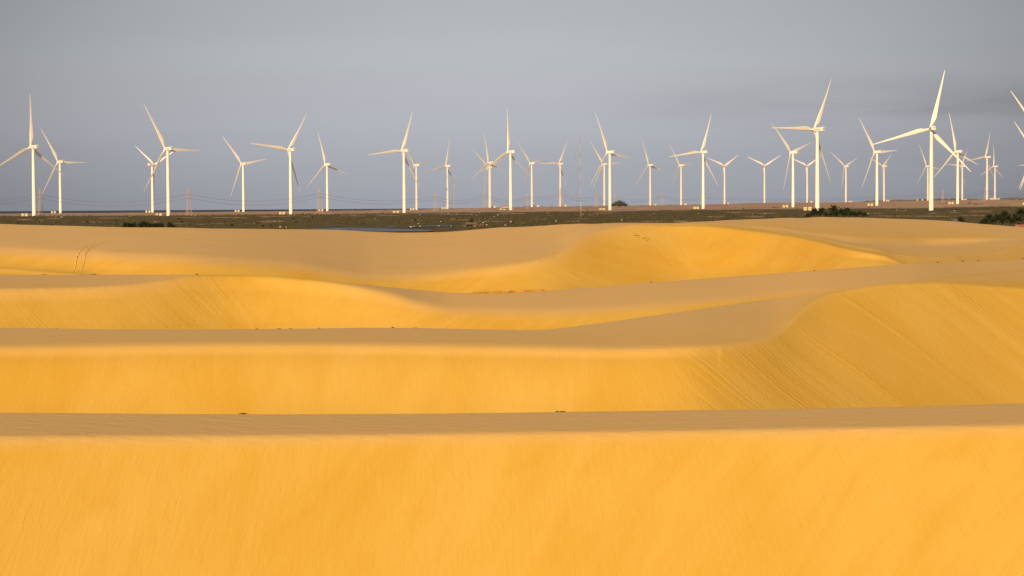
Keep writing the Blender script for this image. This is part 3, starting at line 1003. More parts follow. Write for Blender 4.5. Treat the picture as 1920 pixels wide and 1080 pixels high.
for i, t in enumerate(T):
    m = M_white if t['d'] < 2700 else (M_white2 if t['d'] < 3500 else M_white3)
    root = empty('wind_turbine', t['base_w'], t['psi'])
    t['obj'] = root; t['i'] = i
    H = t['H']
    th = math.degrees((t['th'] + math.pi / 3) % (2 * math.pi / 3) - math.pi / 3)
    pose = ('its top blade upright' if abs(th) < 9 else 'its top blade leaning right' if 0 < th < 45 else 'its top blade leaning left' if -45 < th < 0 else 'two blades raised like a Y')
    size = 'tall near' if t['d'] < 2150 else 'white' if t['d'] < 2700 else 'smaller' if t['d'] < 3500 else 'small far'
    bxp = pix(t['base_w'])[0]
    if bxp < 1915:
        lab = f'{size} wind turbine, {ORD[i]} tower from the left, {pose}'
    else:
        lab = ['upper blade tip entering high at the right edge', 'upper blade tip entering lower at the right edge',
               'horizontal blade tip entering at the right edge'][0 if t['d'] < 2500 else 1 if t['d'] < 3500 else 2]
        lab = 'wind turbine showing its ' + lab
    tag(root, lab, 'wind turbine', 'wind turbines across the plain')
    tw = link('tower', with_mat(tower_me, m), None, root); tw.scale = (1, 1, H / 80)
    dr = link('door', door_me, None, tw); dr.rotation_euler = (0, 0, math.radians(60) - t['psi']); dr.scale = (1, 1, 80 / H)
    nc = link('nacelle', with_mat(nac_me, m), None, root); nc.location = (0, 0, H)
    vn = link('vent', vent_me, None, nc)
    if t['d'] < 2700 or i in (1, 4):
        for sx in (-1, 1):
            tx = link('lettering', txt_me, None, nc)
            tx.matrix_local = Matrix.Translation((sx * 2.03, -2.2, -.1)) @ Matrix.Rotation(math.pi / 2 * sx, 4, 'Z') @ Matrix.Rotation(math.pi / 2, 4, 'X')
            lg = link('emblem', logo_me, None, nc)
            # emblem stands before the word
            lg.matrix_local = Matrix.Translation((sx * 2.04, -2.2 - sx * 3.55, -.1)) @ Matrix.Rotation(math.pi / 2 * sx, 4, 'Z')
    hb = link('rotor_hub', with_mat(hub_me, m), None, root); hb.location = (0, OVER, H)
    sc = t['blade'] / 58
    for k in range(3):
        bl = link('blade', with_mat(blade_me, m), None, root)
        a = t['th'] + k * 2 * math.pi / 3
        bl.matrix_local = Matrix.Translation((0, OVER, H)) @ Matrix.Rotation(a, 4, 'Y') @ Matrix.Diagonal((max(sc, .9), 1, sc, 1))
    print('turb', i, [round(v, 1) for v in pix(t['base_w'])], 'd', round(t['d']), 'blade', round(t['blade'], 1), 'psi', round(math.degrees(t['psi'])), 'err', round(t['err'], 1), lab)

# ------------------------------------------------------------------ transformer cabinets
def cab_meshes(w, dp, h, wallm):
    a = MB(); a.box((0, 0, h / 2), (w, dp, h)); a.box((0, 0, -.3), (w + .3, dp + .3, .6))
    r = MB(); r.box((0, 0, h + .1), (w + .3, dp + .3, .2)); 
    dd = MB(); dd.box((-w * .2, -dp / 2 - .03, h * .55), (w * .22, .06, h * .28)); 
    de = MB(); de.box((w * .22, -dp / 2 - .03, h * .55), (w * .22, .06, h * .28))
    return a.mesh('body', wallm), r.mesh('roof', M_roofc), dd.mesh('vent', M_door), de.mesh('vent', M_door)


cabA = cab_meshes(2.6, 2.6, 3.2, M_cream); cabB = cab_meshes(2.8, 2.6, 3.3, M_cream2)
# measured (left box x, right box x, base y) per tower base x
BOX = {64: (42.5, 49.3, 408.6), 112: (97.6, 103, 400.6), 290: (275, 280.8, 399.6), 314: (294.2, 301, 406), 456: (441.8, 447.4, 398), 545: (525.5, 532, 404), 613: (598.6, 604.2, 396.5),
       757: (738.8, 745.5, 401.5), 780: (770.2, 775.2, 394.5), 839: (829.5, 834.5, 392.2), 917: (923.8, 927.5, 389.3), 956: (938.5, 945, 398.5), 997: (1003, 1008.5, 388.5),
       1051: (1056.5, 1060, 387.2), 1143: (1125.8, 1132, 396), 1218: (1224.3, 1229, 385.6), 1276: (1282.5, 1286, 384.6), 1319: (1302.3, 1308, 392.4), 1355: (1361, 1365, 383.8),
       1486: (1469.5, 1475.5, 389.8), 1511: (1517, 1521, 379.6), 1535: (1509.5, 1518, 401.3), 1585: (1592, 1595.5, 379.8), 1645: (1628.4, 1634.5, 387), 1657: (1661.8, 1665.4, 378.2),
       1745: (1719.8, 1729, 396.5), 1796: (1780, 1785.8, 383.8), 1803: (1807.5, 1811, 375.8), 1850: (1857.2, 1861, 375.8), 1864: (1868.5, 1872.5, 374.6), 1940: (1919, 1926, 391)}


def copy_thing(root, loc, rz, parts):
    r = root.copy(); col.objects.link(r); r.location = loc; r.rotation_euler = (0, 0, rz)
    for p in parts:
        c = p.copy(); c.parent = r; col.objects.link(c)
    return r


protos = {}
for t in T:
    bx = pix(t['base_w'])[0]
    if not BOX: break
    k = min(BOX, key=lambda q: abs(q - bx))
    if abs(k - bx) > 9: continue
    xl, xr, yb = BOX.pop(k)
    for s, (x, ms) in enumerate(((xl, cabA), (xr, cabB))):
        d = t['d'] - (30 if x < bx else -10)
        loc = at(x, yb, d)
        loc.z = min(max(loc.z, gz_at(x, d) - .1), gz_at(x, d) + 1.2)
        if s not in protos:
            r = empty('transformer_cabinet', loc, t['psi'] * .3)
            protos[s] = (r, [link(['body', 'roof', 'vent', 'vent'][q], ms[q], None, r) for q in range(4)])
        else:
            r = copy_thing(protos[s][0], loc, t['psi'] * .3, protos[s][1])
        where = ORD[t['i']] + ' tower from the left' if bx < 1915 else 'turbine just outside the right edge'
        tag(r, f"{'plain cream' if s == 0 else 'paler'} cabinet, {'left' if s == 0 else 'right'} of the pair by the {where}",
            'transformer cabinet', 'transformer cabinets at the turbine feet')

# ------------------------------------------------------------------ pylons and cables
def pylon_mesh(h):
    body = MB(); arms = MB()
    wb, ww, wt = .095 * h, .045 * h, .014 * h
    def hw(z):
        q = z / h
        return wb + (ww - wb) * q / .5 if q < .5 else ww + (wt - ww) * (q - .5) / .5
    levels = [0, .1, .2, .3, .4, .5, .58, .66, .74, .82, .9, 1]
    for sx, sy in ((-1, -1), (-1, 1), (1, -1), (1, 1)):
        for i in range(len(levels) - 1):
            z0, z1 = levels[i] * h, levels[i + 1] * h
            body.bar((sx * hw(z0), sy * hw(z0), z0), (sx * hw(z1), sy * hw(z1), z1), .13)
    for i in range(len(levels) - 1):
        z0, z1 = levels[i] * h, levels[i + 1] * h
        a0, a1 = hw(z0), hw(z1)
        for (p, q) in (((-1, -1), (1, -1)), ((1, -1), (1, 1)), ((1, 1), (-1, 1)), ((-1, 1), (-1, -1))):
            body.bar((p[0] * a0, p[1] * a0, z0), (q[0] * a1, q[1] * a1, z1), .06)
            body.bar((q[0] * a0, q[1] * a0, z0), (p[0] * a1, p[1] * a1, z1), .06)
            body.bar((p[0] * a1, p[1] * a1, z1), (q[0] * a1, q[1] * a1, z1), .06)
    out = [body.mesh('lattice_body', M_rust)]
    for z in (.64, .78):
        arm = MB(); L_ = .105 * h
        for s in (-1, 1):
            arm.bar((0, 0, z * h), (s * L_, 0, z * h + .3), .15); arm.bar((0, 0, (z + .06) * h), (s * L_, 0, z * h + .3), .12)
            arm.bar((s * L_, 0, z * h + .3), (s * L_, 0, z * h - 1.2), .12)
        out.append(arm.mesh('cross_arm', M_rust))
    return out


pyl_me = pylon_mesh(30.0)
pyl = []
proto = None
for i, (x, yt, yb, d) in enumerate(PY):
    loc = at(x, yb, d)
    h = (yb - yt) * d / F
    if proto is None:
        r = empty('lattice_pylon', loc, .5); proto = (r, [link(n_, me, None, r) for n_, me in zip(('lattice_body', 'cross_arm', 'cross_arm'), pyl_me)])
    else:
        r = copy_thing(proto[0], loc, .5, proto[1])
    r.scale = (h / 30,) * 3
    tag(r, f'thin rust red lattice pylon, {ORD[i]} from the left along the power line' if i < 13 else 'lattice pylon of the power line just beyond the right edge',
        'pylon', 'pylons of the power line')
    pyl.append((loc, h))
for i in range(-1, len(pyl) - 1):
    if i == -1:
        p1, h1 = pyl[0]; p0 = p1 + Vector((-190, -10, -1)); h0 = h1
    else:
        (p0, h0), (p1, h1) = pyl[i], pyl[i + 1]
    for lv, (zf, nm) in enumerate(((.64, 'lower'), (.78, 'upper'))):
        a = p0 + Vector((0, 0, zf * h0)); b2 = p1 + Vector((0, 0, zf * h1))
        span = (b2 - a).length; sag = min(.3 * h1, span * .058)
        for s in (-1, 1):
            off = Vector((s * 2.2, -s * 1.2, 0))
            pts = []
            for k in range(15):
                q = k / 14
                p = a.lerp(b2, q) + off; p.z -= 4 * sag * q * (1 - q) * (1 + .06 * s)
                pts.append(p)
            mb = MB(); mb.tube(pts, [.06] * 15, 4, smooth=False)
            where = f'right of the {ORD[i]} pylon' if i >= 0 else 'left of the first pylon'
            tag(mb.build('power_cable', M_cable), f"sagging power cable, {'rear' if s > 0 else 'front'} one of the {nm} pair, {where}", 'power cable', 'sagging power cables')

# met masts
for i, (x, yt, yb, d) in enumerate(MASTS):
    base = at(x, yb, d); h = (yb - yt) * d / F
    r = empty('met_mast', base)
    tag(r, 'tall thin red and white guyed mast standing alone in the marsh' if i == 0 else 'faint thin distant mast right of the eleventh turbine tower region, far behind', 'mast')
    if i == 1: r['label'] = 'very faint thin far mast just right of a small turbine, left of the hut'
    lean = -.012
    nb = 11
    for half, mm, nm in ((0, M_mred, 'red_sections'), (1, M_mwhite, 'white_sections')):
        mb = MB()
        for k in range(nb):
            if k % 2 != half: continue
            z0, z1 = h * k / nb, h * (k + 1) / nb
            q = .42 if i == 0 else .3
            for sx, sy in ((-q, -q * .6), (q, -q * .6), (0, q * .8)):
                mb.bar((sx + lean * z0, sy, z0), (sx + lean * z1, sy, z1), .06)
            m_ = 6
            for w in range(m_):
                za, zb = z0 + (z1 - z0) * w / m_, z0 + (z1 - z0) * (w + 1) / m_
                sgn = 1 if w % 2 else -1
                mb.bar((-q * sgn + lean * za, -q * .6, za), (q * sgn + lean * zb, -q * .6, zb), .05)
                mb.bar((0 + lean * za, q * .8, za), (q * sgn + lean * zb, -q * .6, zb), .045)
        mb.build(nm, mm, r)
    mb = MB()
    for a in (0.3, 2.4, 4.5):
        for zf in (.35, .65, .95):
            mb.bar((lean * h * zf, 0, h * zf), (28 * math.cos(a), 28 * math.sin(a), 0), .025)
    mb.build('guy_wires', M_cable, r)

# ------------------------------------------------------------------ vegetation
def frond(mb, az, el, L_, droop, rnd, w=1.0):
    pts = []
    n = 8
    for k in range(n + 1):
        q = k / n
        r = L_ * q * (1 - .12 * q * droop)
        pts.append(Vector((r * math.cos(az) * math.cos(el), r * math.sin(az) * math.cos(el), L_ * q * math.sin(el) - droop * L_ * .55 * q * q)))
    mb.tube(pts, [.07 * (1 - .8 * k / n) + .01 for k in range(n + 1)], 4, smooth=False)
    for k in range(1, n * 3):
        q = k / (n * 3)
        i = min(int(q * n), n - 1); u = q * n - i
        p = pts[i].lerp(pts[i + 1], u); d = (pts[i + 1] - pts[i]).normalized()
        side = d.cross(Vector((0, 0, 1))).normalized()
        ll = L_ * .24 * math.sin(math.pi * (q * .85 + .12)) * w
        for s in (-1, 1):
            tip = p + side * s * ll * .8 + d * ll * .45 - Vector((0, 0, ll * rnd.uniform(.25, .7)))
            wv = d * .1 * (1 + L_ * .12)
            mb.add([p - wv, p + wv, tip], [(0, 1, 2)])


def palm_meshes(seed, h, lean):
    r = random.Random(seed)
    tr = MB()
    pts = [(lean * h * (k / 8) ** 1.6, .1 * lean * h * k / 8, -.5 + (h + .5) * k / 8) for k in range(9)]
    tr.tube(pts, [.24 - .1 * k / 8 + (.12 if k == 0 else 0) for k in range(9)], 8)
    top = Vector(pts[-1])
    cr = MB()
    nf = 26
    for k in range(nf):
        az = 2 * math.pi * k * .382 + r.uniform(-.3, .3)
        el = math.radians(80 - 100 * (k / nf) + r.uniform(-8, 8))
        b0 = len(cr.v)
        frond(cr, az, el, r.uniform(2.5, 3.6), r.uniform(.35, .9), r)
        for j in range(b0, len(cr.v)): cr.v[j] = tuple(Vector(cr.v[j]) + top)
    return tr.mesh('trunk', M_trunk), cr.mesh('crown', M_leaf)


palm_v = [palm_meshes(s, 5.2, l) for s, l in ((1, .05), (2, -.1), (3, .14), (4, .0))]


def palm(x, ytop, d, v, group, label, crown=1.0):
    g = on_ground(x, d); zt = at(x, ytop, d).z
    h = zt - g.z
    r = empty('palm_tree', g, random.uniform(0, 6.28))
    tr, cr = palm_v[v]
    s = h / 7.4
    a = link('trunk', tr, None, r); a.scale = (crown, crown, s)
    c = link('crown', cr, None, r)
    c.scale = (crown,) * 3
    c.location = (0, 0, 5.2 * s - 5.2 * crown)
    tag(r, label, 'palm tree', group)


P1 = [(1515, 402, 1120, .8), (1523, 398, 1120, .9), (1529.5, 393, 1130, 1.2), (1540, 391.5, 1135, 1.2), (1549, 398.5, 1110, .8), (1560.5, 386, 1140, 1.35), (1556, 398.5, 1080, .8), (1568, 397, 1090, .9),
      (1577, 392, 1130, 1.15), (1586, 391, 1135, 1.2), (1582, 397, 1085, .9), (1596, 397, 1100, .85), (1603, 397.5, 1105, .85), (1613, 396, 1110, .95), (1620, 399, 1100, .75)]
P1.sort()
for i, (x, y, d, c) in enumerate(P1):
    w = 'tallest palm' if y == 386 else 'dark green palm'
    palm(x, y - 2.0, d, i % 4, 'palms before the large turbine', f'{w}, {ORD[i]} from the left in the clump before the big right turbine', c * 1.02)
P2 = [(1841, 416, 860, .7), (1850, 413, 860, .8), (1854.5, 405.5, 880, 1.0), (1866, 405, 880, 1.05), (1873, 408, 850, .9), (1882, 399, 890, 1.15), (1889, 405, 860, 1.0), (1898, 412, 840, .8), (1905, 404, 880, 1.0),
      (1917, 391, 900, 1.25), (1911, 408, 840, 1.0), (1926, 398, 880, 1.1), (1861, 413, 850, .8), (1881, 411, 835, .8)]
P2.sort()
for i, (x, y, d, c) in enumerate(P2):
    w = 'taller dark palm' if y in (399, 391) else 'dark green palm'
    palm(x, y - 2.0, d, (i + 1) % 4, 'palms at the right edge', f'{w}, {ORD[i]} from the left in the thicket at the right edge', c)
palm(1803, 408, 900, 2, None, 'single small palm poking over the dune crest near the right', .8)


def shrub_mesh(seed, w, h, n, leaf):
    r = random.Random(seed)
    mb = MB()
    cl = [(r.uniform(-.75, .75) * w, r.uniform(-.5, .5) * w, r.uniform(.3, .82) * h, r.uniform(.28, .5)) for _ in range(9)]
    for _ in range(n):
        cx, cy, cz, cr = r.choice(cl)
        a, b3 = r.uniform(0, 6.28), r.uniform(-1, 1)
        rr = cr * (r.random() ** .4)
        p = Vector((cx + rr * w * math.cos(a) * math.sqrt(1 - b3 * b3) * .9, cy + rr * w * math.sin(a) * math.sqrt(1 - b3 * b3) * .9, max(.05, cz + rr * h * b3 * .6)))
        u = Vector((r.gauss(0, 1), r.gauss(0, 1), r.gauss(0, .7))).normalized() * leaf * r.uniform(.6, 1.3)
        v = u.cross(Vector((r.gauss(0, 1), r.gauss(0, 1), r.gauss(0, 1)))).normalized() * leaf * .45
        mb.add([p - u * .5, p + v, p + u, p - v], [(0, 1, 2, 3)])
    st = MB()
    for cx, cy, cz, _ in cl[:6]:
        st.tube([(0, 0, -.3), (cx * .35, cy * .35, cz * .5), (cx, cy, cz)], [.09 * h / 2, .06 * h / 2, .02 * h / 2], 5)
    return mb, st


mbs, sts = shrub_mesh(5, 1.5, 2.4, 900, .34)
sh_me = (mbs.mesh('crown', M_leaf2), sts.mesh('stem', M_bark))
S1_ = [(237, 417.5, 1.0), (243, 420, .7), (250, 418, 1.0), (262, 419, .75), (268, 415.5, 1.15), (273.5, 416, 1.1), (281, 419, .9), (287, 420.5, .7), (293, 418.5, 1.0), (301, 418.5, .9), (318, 417.8, 1.1), (325, 422, .7)]
for i, (x, yt, s) in enumerate(S1_):
    d = 960 + 8 * (i % 3)
    g = on_ground(x, d); zt = at(x, yt - 1.2, d).z; h = zt - g.z
    r = empty('shrub', g, i * 1.1)
    k = s * 1.05
    c = link('crown', sh_me[0], None, r); c.scale = (k, k, k * 1.15); c.location = (0, 0, h - 2.6 * k * 1.15)
    c2 = link('stem', sh_me[1], None, r); c2.scale = (k, k, (h - .5) / 2.0)
    tag(r, f'dark leafy shrub behind the dune crest, {ORD[i]} from the left in its row', 'shrub', 'row of shrubs left of the third tower')

# broad tree on the heath
def broad_tree(px_c, ytop, ybase, wpx, d, label, seed, n=2600, leafm=M_leaf3, bumps=14, name='tree'):
    r = random.Random(seed)
    base = at(px_c, ybase, d)
    w = wpx * d / F; h = (ybase - ytop) * d / F
    root = empty(name, base)
    tr = MB()
    tr.tube([(0, 0, -1), (0, 0, h * .18), (.02 * w, 0, h * .35)], [.035 * w, .03 * w, .022 * w], 8)
    cl = []
    for k in range(bumps):
        q = (k + .5) / bumps * 2 - 1
        cx = q * w * .42 + r.uniform(-.03, .03) * w
        top = h * (.93 * math.sqrt(max(.05, 1 - (q * .93) ** 2))) * r.uniform(.85, 1.02)
        for z in (top - h * .16, top * .55, h * .24):
            cl.append((cx, r.uniform(-.22, .22) * w, z, r.uniform(.11, .17) * min(w, h * 2)))
        tr.tube([(.02 * w, 0, h * .3), (cx * .6, 0, h * .42), (cx, 0, top * .7)], [.02 * w, .013 * w, .004 * w], 5)
    cr = MB(); leaf = h * .05
    for _ in range(n):
        cx, cy, cz, rad = r.choice(cl)
        u = Vector((r.gauss(0, 1), r.gauss(0, 1), r.gauss(0, 1))).normalized() * rad * (r.random() ** .4)
        p = Vector((cx + u.x, cy + u.y, max(h * .08, cz + u.z * .75)))
        a = Vector((r.gauss(0, 1), r.gauss(0, 1), r.gauss(0, .6))).normalized() * leaf * r.uniform(.6, 1.5)
        v = a.cross(Vector((r.gauss(0, 1), r.gauss(0, 1), r.gauss(0, 1)))).normalized() * leaf * .6
        cr.add([p - a, p + v, p + a, p - v], [(0, 1, 2, 3)])
    tr.build('trunk', M_bark, root); cr.build('crown', leafm, root)
    tag(root, label, 'tree')
    return root


broad_tree(1161, 375.3, 387.6, 31, 2950, 'broad round dark tree on the heath just right of the tall turbine', 3)
broad_tree(884.5, 407.6, 423, 7.0, 1000, 'small dark tree growing behind the grey roofed hut', 8, 1500, M_leaf, 6)
FAR = [(1200, 383.6, 385.4, 8), (1220, 383.8, 385.4, 12), (1242, 383, 385.2, 9), (1258, 382.6, 384.6, 10), (1304, 382.2, 384.4, 14), (1334, 381.6, 383.6, 12), (1346, 381.6, 383.4, 9), (1370, 381.8, 383.2, 8),
       (1391, 380.8, 382.4, 8), (1128, 385.2, 387, 7), (1138, 385.4, 387, 8), (962, 387.0, 389, 8), (972, 386.4, 388.6, 9), (983, 385.2, 388.2, 11), (992, 384.6, 388, 9), (1016, 385.6, 387.8, 6),
       (1035, 385.4, 387.4, 5), (1086, 385.4, 387.2, 6), (1576, 378.4, 380, 14), (1550, 378.8, 380.2, 10), (482, 394.4, 397, 5), (516, 394, 396.6, 9), (523, 394.2, 396.6, 4), (573, 393.8, 395.6, 7)]
FAR.sort()
for i, (x, yt, yb, w) in enumerate(FAR):
    broad_tree(x, yt, yb + .3, w, 4000 if x > 900 else 3500, f'low dark bush on the far land edge, {ORD[i]} from the left', 40 + i, 260, M_leaf3, 5, 'bush')
    bpy.context.scene.collection.objects[-1]
for o in list(col.objects):
    if o.name.startswith('bush') and o.parent is None:
        o['category'] = 'bush'; o['group'] = 'bushes along the far land edge'

# far wooded ridge at the right
mb = MB(); r = random.Random(4)
xs = np.linspace(1612, 2350, 240)
top = pchip([1612, 1630, 1650, 1665, 1680, 1700, 1730, 1760, 1790, 1820, 1845, 1880, 1920, 2350], [379.5, 376.5, 375.6, 376.2, 374.2, 375.2, 373.2, 372.8, 372.6, 373.2, 374.2, 371.4, 370.6, 369])
vs = []; dR = 7600
for x in xs:
    yt = float(top(x)) + r.uniform(-.45, .45)
    a = at(x, 381, dR); b3 = at(x, yt + .8, dR - 10); c3 = at(x, yt, dR + 60); d3 = at(x, 381, dR + 500)
    vs += [a, b3, c3, d3]
fs = [(4 * i + k, 4 * i + k + 1, 4 * i + k + 5, 4 * i + k + 4) for i in range(len(xs) - 1) for k in range(3)]
mb.add(vs, fs)
for _ in range(1500):
    i = r.randrange(len(xs)); x = xs[i] + r.uniform(-2, 2)
    y = float(top(x)) + r.uniform(-.9, 3)
    p = at(x, y, dR - r.uniform(15, 60)); s = r.uniform(1.2, 2.6)
    u = Vector((r.gauss(0, 1), r.gauss(0, .4), r.gauss(0, 1))).normalized() * s; v = Vector((u.z, .3, -u.x)) * .8
    mb.add([p - u, p + v, p + u, p - v], [(0, 1, 2, 3)])
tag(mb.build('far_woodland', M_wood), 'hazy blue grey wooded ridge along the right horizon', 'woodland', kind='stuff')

# low scrub on the marsh (one uncountable cover)
mb = MB(); r = random.Random(12)
cnt = 0
while cnt < 8000:
    x = r.uniform(-120, 2040); d = math.exp(r.uniform(math.log(800), math.log(3300)))
    p = on_ground(x, d)
    t_ = -p.z / d
    if t_ < float(ray(x, float(cGr(x)) - 1.0)[1]): 
        if r.random() > .12: continue
    if 555 < x < 870 and .0080 < t_: continue
    cnt += 1
    s = r.uniform(.25, .8) * (1 if r.random() < .93 else 1.8)
    for _ in range(3):
        a = r.uniform(0, 3.14); w = s * r.uniform(.6, 1.6)
        u = Vector((math.cos(a), math.sin(a), 0)) * w; o_ = Vector((r.uniform(-s, s), r.uniform(-s, s), -.15))
        k = s * r.uniform(.5, 1.2)
        mb.add([p + o_ - u, p + o_ + u, p + o_ + u * .7 + Vector((0, 0, k * .7)), p + o_ + Vector((0, 0, k)), p + o_ - u * .6 + Vector((0, 0, k * .75))], [(0, 1, 2, 3, 4)])
M_scrub = mat('marsh_scrub', (.078, .064, .026), 1, .05, .35, .3)
tag(mb.build('marsh_scrub', M_scrub), 'low dark green scrub scattered over the marsh', 'scrub', kind='stuff')

# golden grass fringe behind the third crest
mb = MB(); r = random.Random(9)
for _ in range(5200):
    q = r.random(); x = 868 + 190 * q
    a, d = sand_crest(x, 547, 250, 420)
    d += r.uniform(.1, 2.2)
    z = sand_z(a, d)
    zt = min(1, 6 * q, 4 * (1 - q) * 1.0)
    hgt = r.uniform(.2, .42) * max(.12, zt)
    p = Vector((d * math.sin(a), d * math.cos(a), z - .03))
    w = r.uniform(.015, .05)
    t2 = p + Vector((r.uniform(-.08, .08), r.uniform(-.05, .05), hgt))
    mb.add([p + Vector((-w, 0, 0)), p + Vector((w, 0, 0)), t2], [(0, 1, 2)])
tag(mb.build('dune_grass', M_dgrass), 'fringe of golden brown dry grass behind the middle dune crest', 'grass', kind='stuff')

# ------------------------------------------------------------------ small buildings
p, d = ground_pt(883, 425.2)
hut = empty('hut', p, .15)
tag(hut, 'low grey roofed hut at the dune foot with a small tree behind', 'hut')
mb = MB()
for x in (-2.4, -.8, .8, 2.4):
    for y in (-1.3, 1.3): mb.bar((x, y, -.3), (x, y, 1.25), .1)
mb.box((0, 1.0, .55), (4.8, .1, 1.1)); mb.box((1.2, 0, .55), (.1, 2.2, 1.1)); mb.box((1.8, -1.25, .5), (1.3, .08, 1.0))
mb.build('wall', M_hwall, hut)
mb = MB()
mb.add([(-3, -1.9, 1.15), (3, -1.9, 1.15), (2.7, 0, 2.15), (-2.7, 0, 2.15), (3, 1.9, 1.15), (-3, 1.9, 1.15)], [(0, 1, 2, 3), (3, 2, 4, 5), (0, 3, 5), (1, 4, 2)])
mb.build('roof', M_thatch, hut)
# fence posts by the hut
for i, (x, y) in enumerate([(868.5, 424.6), (871.5, 424.8), (896, 423.6), (899, 423.8), (902, 423.4), (905, 423.2)]):
    p, d = ground_pt(x, y + .6)
    mb = MB(); mb.tube([(0, 0, -.3), (.02, 0, .5), (.06, 0, 1.0)], [.14, .12, .1], 7); mb.box((.0, .05, .75), (1.3, .08, .12)); mb.box((.0, .05, .4), (1.3, .08, .12))
    o = mb.build('fence_panel', M_hwall); o.location = p
    tag(o, f'short rough wooden fence piece, {ORD[i]} from the left beside the hut', 'fence', 'fence pieces beside the hut')

p = at(946.5, 389.3, 3200)
hs = empty('house', p, .1)
tag(hs, 'long low house with a dull red roof, left of the middle turbine tower', 'house')
mb = MB(); mb.box((0, 0, 1.0), (9.0, 5, 2.6)); mb.build('wall', M_plaster, hs)
mb = MB(); mb.add([(-5, -3.2, 2.2), (5, -3.2, 2.2), (5, 0, 3.3), (-5, 0, 3.3), (5, 3.2, 2.2), (-5, 3.2, 2.2)], [(0, 1, 2, 3), (3, 2, 4, 5), (0, 3, 5), (1, 4, 2)]); mb.build('roof', M_tile, hs)
for x in (-2.8, 0, 2.8):
    mb = MB(); mb.box((x, -2.53, 1.1), (.9, .06, 1.1)); mb.build('window', M_dark, hs)

p = on_ground(1917, 830); zt = at(1915, 421.5, 830).z
rh = empty('house', (p.x, p.y, p.z), -.2)
tag(rh, 'house showing only its red tiled roof under the palms at the right edge', 'house')
hh = zt - p.z
mb = MB(); mb.box((0, 0, (hh - .6) / 2), (5, 3.6, hh - .6)); mb.build('wall', M_plaster, rh)
mb = MB(); q0 = hh - .75; mb.add([(-3, -2.4, q0), (3, -2.4, q0), (2.8, 0, hh + .1), (-2.8, 0, hh + .1), (3, 2.4, q0), (-3, 2.4, q0)], [(0, 1, 2, 3), (3, 2, 4, 5), (0, 3, 5), (1, 4, 2)]); mb.build('roof', M_tile, rh)
p = on_ground(1790.5, 900); zt = at(1790, 411.2, 900).z
sd = empty('shed', p, .1)
tag(sd, 'shed with a grey blue sheet roof beside the single small palm', 'shed')
hh = zt - p.z
mb = MB(); mb.box((0, 0, (hh - .3) / 2), (2.4, 2.2, hh - .3)); mb.build('wall', M_hwall, sd)
mb = MB(); mb.add([(-1.6, -1.5, hh - .28), (1.6, -1.5, hh - .34), (1.6, 1.5, hh + .06), (-1.6, 1.5, hh + .12)], [(0, 1, 2, 3)]); mb.build('roof', M_bluetin, sd)


# parked cars near the towers on the right
def car(x, y, d, rz, label):
    p = at(x, y, d); p.z = gz_at(x, d) if abs(gz_at(x, d) - p.z) < 1 else p.z
    r = empty('parked_car', p, rz)
    prof = [(-2.1, .35), (2.1, .35), (2.15, .85), (1.3, 1.0), (.8, 1.5), (-1.2, 1.55), (-1.9, 1.05), (-2.15, .95)]
    mb = MB(); n = len(prof)
    vs = [(a, -.85, z) for a, z in prof] + [(a, .85, z) for a, z in prof]
    mb.add(vs, [tuple(range(n)), tuple(reversed(range(n, 2 * n)))] + [(i, (i + 1) % n, n + (i + 1) % n, n + i) for i in range(n)])
    mb.build('body', M_car, r)
    for s in (-1, 1):
        mb = MB(); mb.add([(-1.5, s * .87, 1.05), (1.1, s * .87, 1.05), (.7, s * .87, 1.42), (-1.1, s * .87, 1.46)], [(0, 1, 2, 3)]); mb.build('window', M_glass, r)
        for a in (-1.35, 1.35):
            mb = MB(); mb.tube([(a, s * .72, .34), (a, s * .92, .34)], [.34, .34], 14, smooth=False); mb.build('wheel', M_tyre, r)
    tag(r, label, 'car', 'dark cars on the far heath')


car(1451.5, 390.2, 2440, .2, 'dark parked car on the heath, leftmost of the two left of the cabinets')
car(1458.5, 390.2, 2440, -.1, 'dark parked car on the heath, nearer the cabinets of the two')
car(1830.5, 383.4, 2600, .1, 'dark bluish parked car on the heath, left one of the right pair')
car(1841, 383.2, 2600, -.2, 'dark bluish parked car on the heath, right one of the right pair')


# ------------------------------------------------------------------ goats on the marsh
def goat_mesh(graze):
    bm = bmesh.new()
    V_ = []; E_ = []; R_ = []
    def v(p, r): V_.append(p); R_.append(r); return len(V_) - 1
    pel = v((-.38, 0, .62), .17); mid = v((0, 0, .58), .2); sh = v((.36, 0, .63), .18)
    nk = v((.52, 0, .72 if not graze else .58), .11)
    hd = v((.66, 0, .92 if not graze else .34), .085); mz = v((.82, 0, .86 if not graze else .16), .05)
    tl = v((-.55, 0, .72), .03)
    E_ += [(pel, mid), (mid, sh), (sh, nk), (nk, hd), (hd, mz), (pel, tl)]
    for s in (-1, 1):
        a = v((-.36, s * .1, .42), .09); b_ = v((-.46, s * .11, .24), .045); c = v((-.42, s * .11, .02), .04); E_ += [(pel, a), (a, b_), (b_, c)]
        a = v((.34, s * .1, .4), .075); b_ = v((.36, s * .1, .22), .045); c = v((.34, s * .1, .02), .038); E_ += [(sh, a), (a, b_), (b_, c)]
        e_ = v((.6, s * .13, .97 if not graze else .42), .025); E_.append((hd, e_))
    me = bpy.data.meshes.new('body'); me.from_pydata(V_, E_, [])
    o = bpy.data.objects.new('tmp', me); col.objects.link(o)
    mo = o.modifiers.new('s', 'SKIN')
    for i, rr in enumerate(R_): me.skin_vertices[0].data[i].radius = (rr, rr)
    me.skin_vertices[0].data[1].use_root = True
    o.modifiers.new('d', 'SUBSURF').levels = 1
    dg = bpy.context.evaluated_depsgraph_get()
    res = bpy.data.meshes.new_from_object(o.evaluated_get(dg))
    bpy.data.objects.remove(o)
    res.materials.clear(); res.materials.append(M_goat); res.name = 'goat'
    return res


